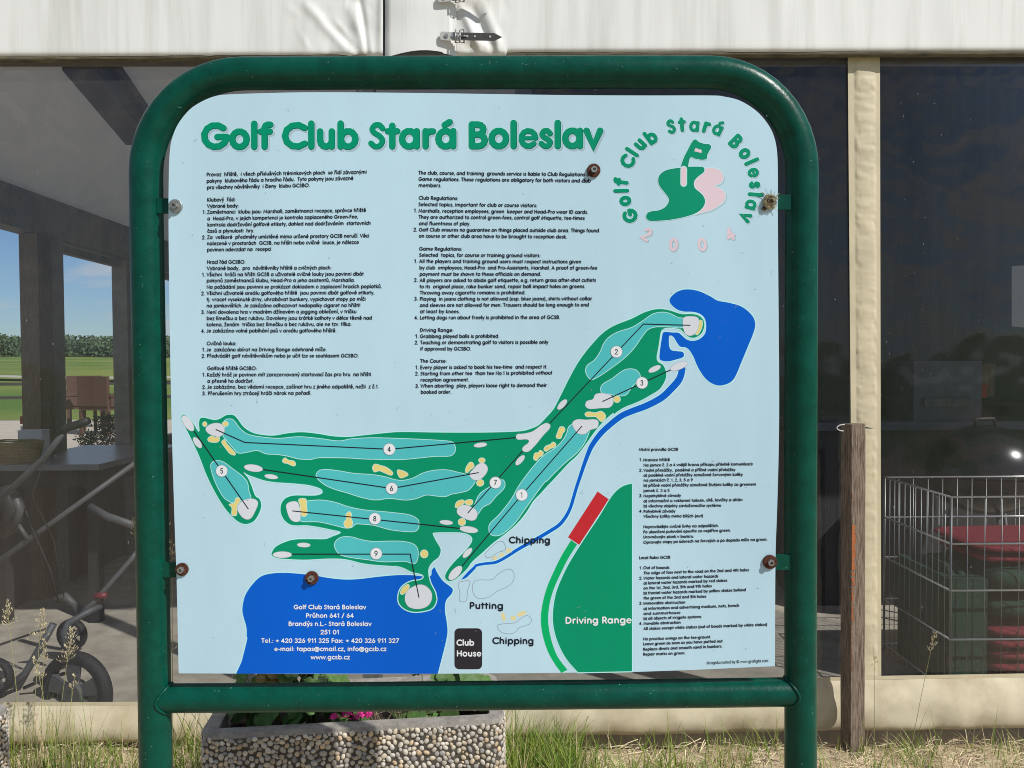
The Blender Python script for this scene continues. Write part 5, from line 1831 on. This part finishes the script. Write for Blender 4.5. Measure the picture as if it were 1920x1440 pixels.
mb = MB(); mb.tube([T(100, 1122, .2), T(122, 1118, .2), T(138, 1132, .2), T(142, 1150, .2)], [.006, .02, .016, .006], n=10); mb.build('mudguard', M['trolley'], trol, smooth=True)
mb = MB(); mb.tube([T(178, 1118, .12), T(200, 1116, .12)], [.016, .013], n=12); mb.build('knob', M['red_knob'], trol, smooth=True)
mb = MB(); mb.tube([T(-20, 930, .25), T(10, 925, .25), T(26, 950, .25), T(22, 985, .25), T(0, 1000, .25)], [.03, .045, .05, .045, .03], n=14); mb.build('bag_cradle', M['grip'], trol, smooth=True)
mb = MB(); mb.tube([T(36, 925, .1), T(60, 990, .12), T(95, 1070, .1), T(110, 1130, .1)], .004, n=6); mb.tube([T(84, 858, .0), T(60, 930, .05), T(100, 1010, .1), T(120, 1120, .08)], .0035, n=6); mb.build('cable', M['grip'], trol, smooth=True)


def wheel(cx, cy, rpx, d, rz, spokes=5, wid=.055):
    c = T(cx, cy, d)
    r = rpx / F_PX * (TD + d)
    Rz = Matrix.Rotation(rz, 3, 'Z')
    X, Yv, Zv = Rz @ Vector((1, 0, 0)), Rz @ Vector((0, 1, 0)), Vector((0, 0, 1))
    mb = MB()
    prof = [(.74, -.42), (.86, -.5), (.97, -.36), (1.0, 0), (.97, .36), (.86, .5), (.74, .42)]
    N = 44
    rings = []
    for k in range(N):
        a = 2 * pi * k / N
        rings.append(mb.add([c + (X * cos(a) + Zv * sin(a)) * r * q + Yv * w * wid for q, w in prof]))
    for k in range(N):
        A, B = rings[k], rings[(k + 1) % N]
        for q in range(len(prof)):
            q2 = (q + 1) % len(prof)
            mb.face((A + q, A + q2, B + q2, B + q))
    wh = mb.build('wheel', M['rubber'], trol, smooth=True, angle=60)
    mb = MB()
    for k in range(spokes):
        a = 2 * pi * k / spokes + .35
        u = X * cos(a) + Zv * sin(a); v = -X * sin(a) + Zv * cos(a)
        P = [c + u * r * .18 + v * r * .13, c + u * r * .18 - v * r * .13, c + u * r * .76 - v * r * .23, c + u * r * .76 + v * r * .23]
        Q = [p - Yv * wid * .36 for p in P]; P = [p - Yv * wid * .10 for p in P]
        i = mb.add(P + Q)
        for q in ((3, 2, 1, 0), (4, 5, 6, 7), (0, 1, 5, 4), (1, 2, 6, 5), (2, 3, 7, 6), (3, 0, 4, 7)): mb.face([i + z for z in q])
    mb.disc(c + Yv * wid * .3, -Yv, r * .29, wid * 1.0, n=24)
    mb.build('hub', M['trolley'], wh, smooth=True, angle=40)


wheel(144, 1297, 77, 0, radians(-14))
wheel(-6, 1268, 34, .02, radians(-10), 5, .04)
wheel(135, 1190, 30, .45, radians(-10), 5, .04)

M['tabletop'] = mat('grey_blue_table', (.20, .21, .23), rough=.3, spec=.5, var=.2)
tz = 1.5 - (870 - 687) / F_PX * 4.5
tb = thing('bar_table', (-2.72, 4.95, 0), 'dark long table with a grey top inside the left window', 'table')
mb = MB(); mb.box((-2.75, 5.05, tz), (.70, 1.15, .035)); mb.build('tabletop', M['tabletop'], tb)
mb = MB(); mb.box((-2.75, 5.05, tz - .07), (.62, 1.05, .10)); mb.build('apron', M['inner_dark'], tb)
for sx in (-.27, .27):
    for sy in (-.48, .48):
        mb = MB(); mb.box((-2.75 + sx, 5.05 + sy, (tz - .12) / 2), (.06, .06, tz - .12)); mb.build('leg', M['inner_dark'], tb)
# basket and boxes on the table
M['wicker'] = mat('wicker', (.33, .25, .10), rough=.85, var=.4, vscale=120)
bc = at_depth(18, 848, 4.62)
bsk = thing('wicker_basket', (bc.x, bc.y, tz + .018), 'shallow straw coloured wicker basket on the table in the left window', 'basket')
mb = MB()
for k in range(13):
    z = tz + .024 + k * .0095
    mb.tube([Vector((bc.x + (.165 + .002 * k) * cos(a) + .002 * sin(9 * a + k * pi), bc.y + (.11 + .002 * k) * sin(a) + .002 * sin(9 * a + k * pi), z + .002 * sin(7 * a + k))) for a in [2 * pi * q / 40 for q in range(40)]], .0052, n=6, closed=True)
mb.build('weave', M['wicker'], bsk, smooth=True)
mb = MB(); mb.disc((bc.x, bc.y, tz + .019), (0, 0, 1), .155, .01, n=30); mb.build('base', M['wicker'], bsk)
M['white_card'] = mat('white_card', (.62, .62, .66), rough=.7)
M['red_card'] = mat('red_card', (.32, .02, .02), rough=.6)
wc = at_depth(64, 838, 4.85)
mb = MB(); mb.box((wc.x, wc.y, tz + .018 + .085), (.14, .10, .17), .1); mb.box((wc.x, wc.y, tz + .018 + .171), (.143, .103, .004), .1)
tag(mb.build('napkin_box', M['white_card']), 'white card box on the table behind the wicker basket', 'box')
rc = at_depth(52, 790, 5.1)
mb = MB(); mb.box((rc.x, rc.y, tz + .018 + .09), (.06, .06, .18)); wb = mb.build('drinks_carton', M['white_card'])
tag(wb, 'small white carton with a red top on the table near the basket', 'carton')
mb = MB(); mb.box((0, 0, .2), (.062, .062, .05)); rb = mb.build('red_top', M['red_card'], wb); rb.location = (0, 0, .02)

# ------------------------------------------------------------------ inside the pavilion, right: wire pen with cushions
M['bright_wire'] = mat('glint_wire', (.85, .85, .84), rough=.33, metal=.85)  # sun glints on the rails put into a brighter base colour
M['wire'] = mat('zinc_wire', (.26, .27, .26), rough=.38, metal=.8)
cx0, cy0 = at_depth(1783, 932, WY + .24), None
CY = WY + .24
CX = cx0.x
ctop = cx0.z
CD, CWD = .60, 1.5
pen = thing('wire_pen', (CX, CY, 0), 'zinc wire storage pen behind the right window', 'wire pen')
levels = [ctop, ctop - .205, ctop - .41, ctop - .625, .06]


def rail(a, b, r, nm='rail'):
    mb = MB(); mb.tube([a, b], r, n=8); return mb.build(nm, M['wire'], pen, smooth=True)


for (a, b, nm, cnt) in (((CX, CY), (CX + CWD, CY), 'front_panel', 20), ((CX, CY + CD), (CX + CWD, CY + CD), 'rear_panel', 20), ((CX, CY), (CX, CY + CD), 'side_panel', 12), ((CX + CWD, CY), (CX + CWD, CY + CD), 'side_panel', 12)):
    mb = MB()
    mr_ = MB()
    for z in levels:
        mr_.tube([Vector((*a, z)), Vector((*b, z))], .0044, n=10)
    for k in range(cnt + 1):
        t_ = k / cnt
        x_, y_ = a[0] + (b[0] - a[0]) * t_, a[1] + (b[1] - a[1]) * t_
        off = .003 if a[1] == b[1] else 0
        mb.tube([Vector((x_ + (0 if off else .003), y_ + off, .02)), Vector((x_ + (0 if off else .003), y_ + off, ctop))], .0021 if 0 < k < cnt else .0036, n=6)
    pw = mb.build(nm, M['wire'], pen, smooth=True)
    mr_.build('rails', M['bright_wire'], pw, smooth=True)
M['red_cloth'] = mat('red_cushion', (.25, .014, .032), rough=.85, var=.3, vscale=40, bump=.4, bscale=60)
M['green_cloth'] = mat('dark_green_cushion', (.012, .055, .030), rough=.85, var=.35, vscale=40, bump=.4, bscale=60)


def cushion(c, sx, sy, sz, mt, label, group, seed, tufts=True):
    def sgn(v, e): return (abs(v) ** e) * (1 if v >= 0 else -1)
    mb = MB()
    N, Mv = 40, 12
    rr = []
    for j in range(Mv + 1):
        ph = -pi / 2 + pi * j / Mv
        ringp = []
        for k in range(N):
            th = 2 * pi * k / N
            x_ = sgn(cos(th), .35) * sgn(cos(ph), .5); y_ = sgn(sin(th), .35) * sgn(cos(ph), .5); z_ = sgn(sin(ph), .7)
            w = .06 * noise.noise(Vector((x_ * 3 + seed, y_ * 3, z_)))
            if tufts: z_ *= 1 - .22 * (abs(sin(x_ * 5 * pi / 2)) ** 8)
            ringp.append(Vector((c[0] + x_ * sx / 2 * (1 + w * .3), c[1] + y_ * sy / 2 * (1 + w * .3), c[2] + sz / 2 + z_ * sz / 2 * (1 + w))))
        rr.append(mb.add(ringp))
    for A, B in zip(rr, rr[1:]):
        for k in range(N):
            mb.face((A + k, A + (k + 1) % N, B + (k + 1) % N, B + k))
    return tag(mb.build('cushion', M[mt], smooth=True), label, 'cushion', group)


rx = at_depth(1853, 1200, CY + .06).x
hR = .052
lab = ('lowest', 'second lowest', 'third from the bottom', 'fourth from the bottom', 'fifth from the bottom', 'topmost')
for k in range(6):
    cushion((rx + .26, CY + .27, .01 + k * hR), .50 + random.uniform(-.012, .012), .46, hR + .004, 'red_cloth', f'red seat cushion, {lab[k]} in the red stack inside the wire pen', 'red cushions in the wire pen', k)
cushion((rx + .30, CY + .28, .34), .60, .46, .115, 'green_cloth', 'lower dark green cushion lying on the stack of red cushions', 'green cushions in the wire pen', 21)
cushion((rx + .34, CY + .28, .455), .68, .48, .15, 'green_cloth', 'thick dark green cushion under the two upper red ones', 'green cushions in the wire pen', 22)
cushion((rx + .24, CY + .29, .60), .52, .44, .045, 'red_cloth', 'thin red cushion on the thick green one, under the widest red one', 'red cushions in the wire pen', 31)
cushion((rx + .40, CY + .30, .645), .86, .50, .045, 'red_cloth', 'widest red cushion on top of everything in the wire pen', 'red cushions in the wire pen', 33)
for k, x_ in enumerate((1800, 1818, 1836)):
    p = at_depth(x_, 1100, CY + .08)
    o = cushion((0, 0, 0), .045, .44, .56, 'green_cloth', ('leftmost', 'middle', 'rightmost')[k] + ' of the dark green cushions standing on edge in the wire pen', 'green cushions standing on edge', 50 + k, False)
    o.location = (p.x, CY + .30, .015)
mb = MB()
def fn(u, v): return Vector((CX + .02 + .30 * u, CY + .05 + .5 * v, .50 + .02 * noise.noise(Vector((u * 4, v * 4, 3))) - .02 * u))
mb = MB(); mb.box((CX + .12, CY + .30, .29), (.17, .46, .50)); 
tag(mb.build('folded_cover', M['green_cloth']), 'black green folded cover standing at the left end of the wire pen', 'folded cover')

# notice sheet inside the right window
mb = MB()
P = [on_wall(1897, 499, -.03), on_wall(2010, 492, -.03), on_wall(2010, 622, -.03), on_wall(1897, 612, -.03)]
mb.poly(P); Q = [p - WN * .0006 for p in P]; mb.poly(Q[::-1])
sheet_m = mat('grey_paper', (.09, .09, .09), rough=.8)
ns = tag(mb.build('notice_sheet', sheet_m), 'grey paper notice hanging behind the right window, cut by the photo edge', 'notice')
M['enamel'] = mat('black_enamel', (.006, .007, .010), rough=.23, spec=.5)
bq = at_depth(1846, 886, 4.36)  # dome added so that its gloss throws a sun glint here
glint_dome = thing('added_glint_dome', (bq.x, bq.y, 0), 'glossy black dome in barbecue shape, added behind the wire pen for a sun glint', 'added dome')
def dome(z0, sg, r, hh):
    mb = MB()
    rr_ = []
    for j in range(15):
        ph = pi / 2 * j / 14
        rr_.append(mb.add([Vector((bq.x + r * cos(ph) * cos(2 * pi * k / 40) , bq.y + r * cos(ph) * sin(2 * pi * k / 40), z0 + sg * hh * sin(ph))) for k in range(40)]))
    for A, B in zip(rr_, rr_[1:]):
        for k in range(40): mb.face((A + k, A + (k + 1) % 40, B + (k + 1) % 40, B + k))
    return mb
ld = dome(bq.z, 1, .30, .27).build('lid', M['enamel'], glint_dome, smooth=True)
dome(bq.z - .012, -1, .295, .22).build('bowl', M['enamel'], glint_dome, smooth=True)
mb = MB(); mb.tube([Vector((bq.x - .06, bq.y, bq.z + .262)), Vector((bq.x - .05, bq.y, bq.z + .305)), Vector((bq.x + .05, bq.y, bq.z + .305)), Vector((bq.x + .06, bq.y, bq.z + .262))], .009, n=8); mb.build('handle', M['grip'], ld, smooth=True)
for k in range(3):
    a = 2 * pi * k / 3 + .4
    mb = MB(); mb.tube([Vector((bq.x + .16 * cos(a), bq.y + .16 * sin(a), bq.z - .20)), Vector((bq.x + .27 * cos(a), bq.y + .27 * sin(a), .0))], .012, n=8); mb.build('leg', M['trolley'], glint_dome, smooth=True)
# bar furniture, the dimness of the interior put into its base colours
M['dim_box'] = mat('dimmed_card', (.10, .105, .11), rough=.7, var=.4, vscale=20)
M['dim_blue'] = mat('dimmed_blue', (.06, .065, .10), rough=.5, var=.4, vscale=9)
cnt = thing('bar_counter', (2.9, 5.0, 0), 'dim grey blue bar counter deep inside behind the right window', 'counter')
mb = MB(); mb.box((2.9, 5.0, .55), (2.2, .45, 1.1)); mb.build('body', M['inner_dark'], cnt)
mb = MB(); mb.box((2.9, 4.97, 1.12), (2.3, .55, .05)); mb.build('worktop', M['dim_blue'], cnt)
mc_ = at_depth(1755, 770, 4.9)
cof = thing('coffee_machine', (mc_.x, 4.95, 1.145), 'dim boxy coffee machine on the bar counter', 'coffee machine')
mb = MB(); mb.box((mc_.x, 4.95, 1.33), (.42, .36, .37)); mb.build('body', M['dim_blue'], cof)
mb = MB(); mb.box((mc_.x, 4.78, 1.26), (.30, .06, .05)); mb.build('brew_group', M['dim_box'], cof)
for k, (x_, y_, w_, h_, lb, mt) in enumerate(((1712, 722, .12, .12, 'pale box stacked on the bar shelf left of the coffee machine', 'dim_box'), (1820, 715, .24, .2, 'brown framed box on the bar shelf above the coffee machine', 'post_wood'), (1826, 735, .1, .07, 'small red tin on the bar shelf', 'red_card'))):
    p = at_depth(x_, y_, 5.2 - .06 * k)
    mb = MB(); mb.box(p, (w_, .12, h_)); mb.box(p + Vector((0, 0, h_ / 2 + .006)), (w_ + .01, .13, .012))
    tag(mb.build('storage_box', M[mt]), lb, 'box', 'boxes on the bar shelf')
p = at_depth(1780, 748, 5.25)
mb = MB(); mb.box((p.x, 5.27, p.z - .03), (1.1, .26, .03)); mb.bar(Vector((p.x - .45, 5.33, p.z - .04)), Vector((p.x - .45, 5.38, p.z - .25)), .03); mb.bar(Vector((p.x + .45, 5.33, p.z - .04)), Vector((p.x + .45, 5.38, p.z - .25)), .03)
tag(mb.build('wall_shelf', M['inner_dark']), 'dark wall shelf holding boxes above the bar counter', 'shelf')

# ------------------------------------------------------------------ outside beyond the left windows
M['terrace'] = mat('pale_paving', (.50, .44, .36), rough=.9, var=.15, vscale=3)
mb = MB()
mb.box((-8.0, 11.2, .16), (7.4, 9.0, .64))
tag(mb.build('terrace', M['terrace']), 'pale paved terrace outside the left windows', 'terrace', kind='structure')
M['rattan'] = mat('brown_rattan', (.10, .045, .032), rough=.8, var=.4, vscale=40, stretch=(1, 1, 6))


def chair(x, y, rz, label):
    o = thing('rattan_chair', (x, y, .48), label, 'chair', 'rattan chairs on the terrace')
    Rm = Matrix.Rotation(rz, 3, 'Z')
    def W(p): return Vector((x, y, .48)) + Rm @ Vector(p)
    def bx(nm, c, s, mt='rattan'):
        mb = MB(); mb.box(W(c), s, mat3=Rm); mb.build(nm, M[mt], o)
    bx('seat', (0, 0, .42), (.54, .52, .07)); bx('backrest', (0, .25, .68), (.54, .06, .46))
    for s_ in (-1, 1):
        bx('armrest', (s_ * .28, 0, .62), (.06, .5, .05)); bx('arm_panel', (s_ * .28, 0, .52), (.035, .44, .16))
        for t_ in (-1, 1): bx('leg', (s_ * .25, t_ * .23, .19), (.045, .045, .38))
    return o


p = at_depth(139, 740, 12.6); chair(p.x, 12.6, 2.4, 'red brown rattan chair seen first through the second left window')
p = at_depth(160, 740, 13.6); chair(p.x, 13.6, 3.6, 'slatted rattan chair turned away in the middle of the second left window')
p = at_depth(198, 745, 12.2); chair(p.x, 12.2, 2.9, 'dark rattan chair next to the right post of the second left window')
M['shrub'] = mat('dark_shrub_leaf', (.02, .04, .02), rough=.6, tint=True)


def shrub(x, y, z, r, h, label, seed):
    rnd = random.Random(seed)
    o = thing('potted_shrub', (x, y, z), label, 'shrub', 'potted shrubs on the terrace')
    mb = MB()
    mb.disc((x, y, z), (0, 0, 1), r * .5, h * .3, n=18); mb.build('pot', M['inner_dark'], o)
    mb = MB()
    for k in range(700):
        c = Vector((x + rnd.gauss(0, r * .4), y + rnd.gauss(0, r * .4), z + h * (.3 + .7 * rnd.random() ** .8)))
        a = Vector((rnd.gauss(0, 1), rnd.gauss(0, 1), rnd.gauss(0, 1))).normalized(); b = a.orthogonal().normalized()
        s = r * .13
        g = rnd.uniform(.5, 1.6); mb.col = (.022 * g, .045 * g, .022 * g)
        mb.poly([c, c + a * s + b * s * .4, c + a * s * 2, c + a * s - b * s * .4])
    mb.build('foliage', M['shrub'], o)


p = at_depth(203, 820, 7.8); shrub(p.x, 7.8, .48, .16, .55, 'round dark shrub in a pot right in the second left window', 1)
p = at_depth(166, 825, 7.9); shrub(p.x, 7.9, .48, .12, .36, 'smaller dark shrub in a pot left of the round one', 2)
# railing along the terrace edge
M['rail_dark'] = mat('dark_railing', (.05, .045, .04), rough=.7)
ry = 15.3
rl_ = thing('terrace_railing', (-9, ry, .48), 'dark horizontal railing at the far edge of the terrace', 'railing')
for z in (.95, 1.22):
    mb = MB(); mb.box((-9, ry, z), (5.4, .06, .06)); mb.build('rail', M['rail_dark'], rl_)
for k in range(5):
    mb = MB(); mb.box((-11.6 + 1.3 * k, ry, .86), (.09, .09, .78)); mb.build('post', M['rail_dark'], rl_)
# light gravel path across the meadow and the wood on the ridge
M['gravel'] = mat('pale_gravel', (.45, .42, .36), rough=.95, var=.2)
mb = MB()
def fn(u, v):
    y = 46 + 3.0 * v; x_ = -60 + 55 * u
    return Vector((x_, y, ground_z(x_, y) + .25))
mb.grid(fn, 60, 3)
tag(mb.build('path', M['gravel']), 'pale gravel path crossing the meadow', 'path', kind='structure')
M['wood_leaf'] = mat('wood_leaf', (.05, .09, .03), rough=.7, tint=True)
rnd = random.Random(77)
mb = MB()
for k in range(1300):
    t_ = rnd.random()
    x_ = -170 + 130 * t_; y_ = 150 + 30 * rnd.random() + 25 * sin(t_ * 3)
    H_ = rnd.uniform(2.6, 5.2); zb = ground_z(x_, y_)
    w_ = rnd.uniform(1.5, 3.2)
    g0 = rnd.uniform(.6, 1.3)
    for q in range(46):
        c = Vector((x_ + rnd.gauss(0, w_ * .5), y_ + rnd.gauss(0, w_ * .5), zb + H_ * (.15 + .85 * rnd.random())))
        a = Vector((rnd.gauss(0, 1), rnd.gauss(0, 1), rnd.gauss(0, 1))).normalized(); b = a.orthogonal().normalized()
        s = rnd.uniform(.22, .5); g = g0 * rnd.uniform(.7, 1.3)
        mb.col = (.045 * g, .085 * g, .028 * g)
        mb.poly([c - a * s, c + b * s * .7, c + a * s, c - b * s * .7])
tag(mb.build('far_wood', M['wood_leaf']), 'dark green wood along the ridge beyond the meadow', 'wood', kind='stuff')
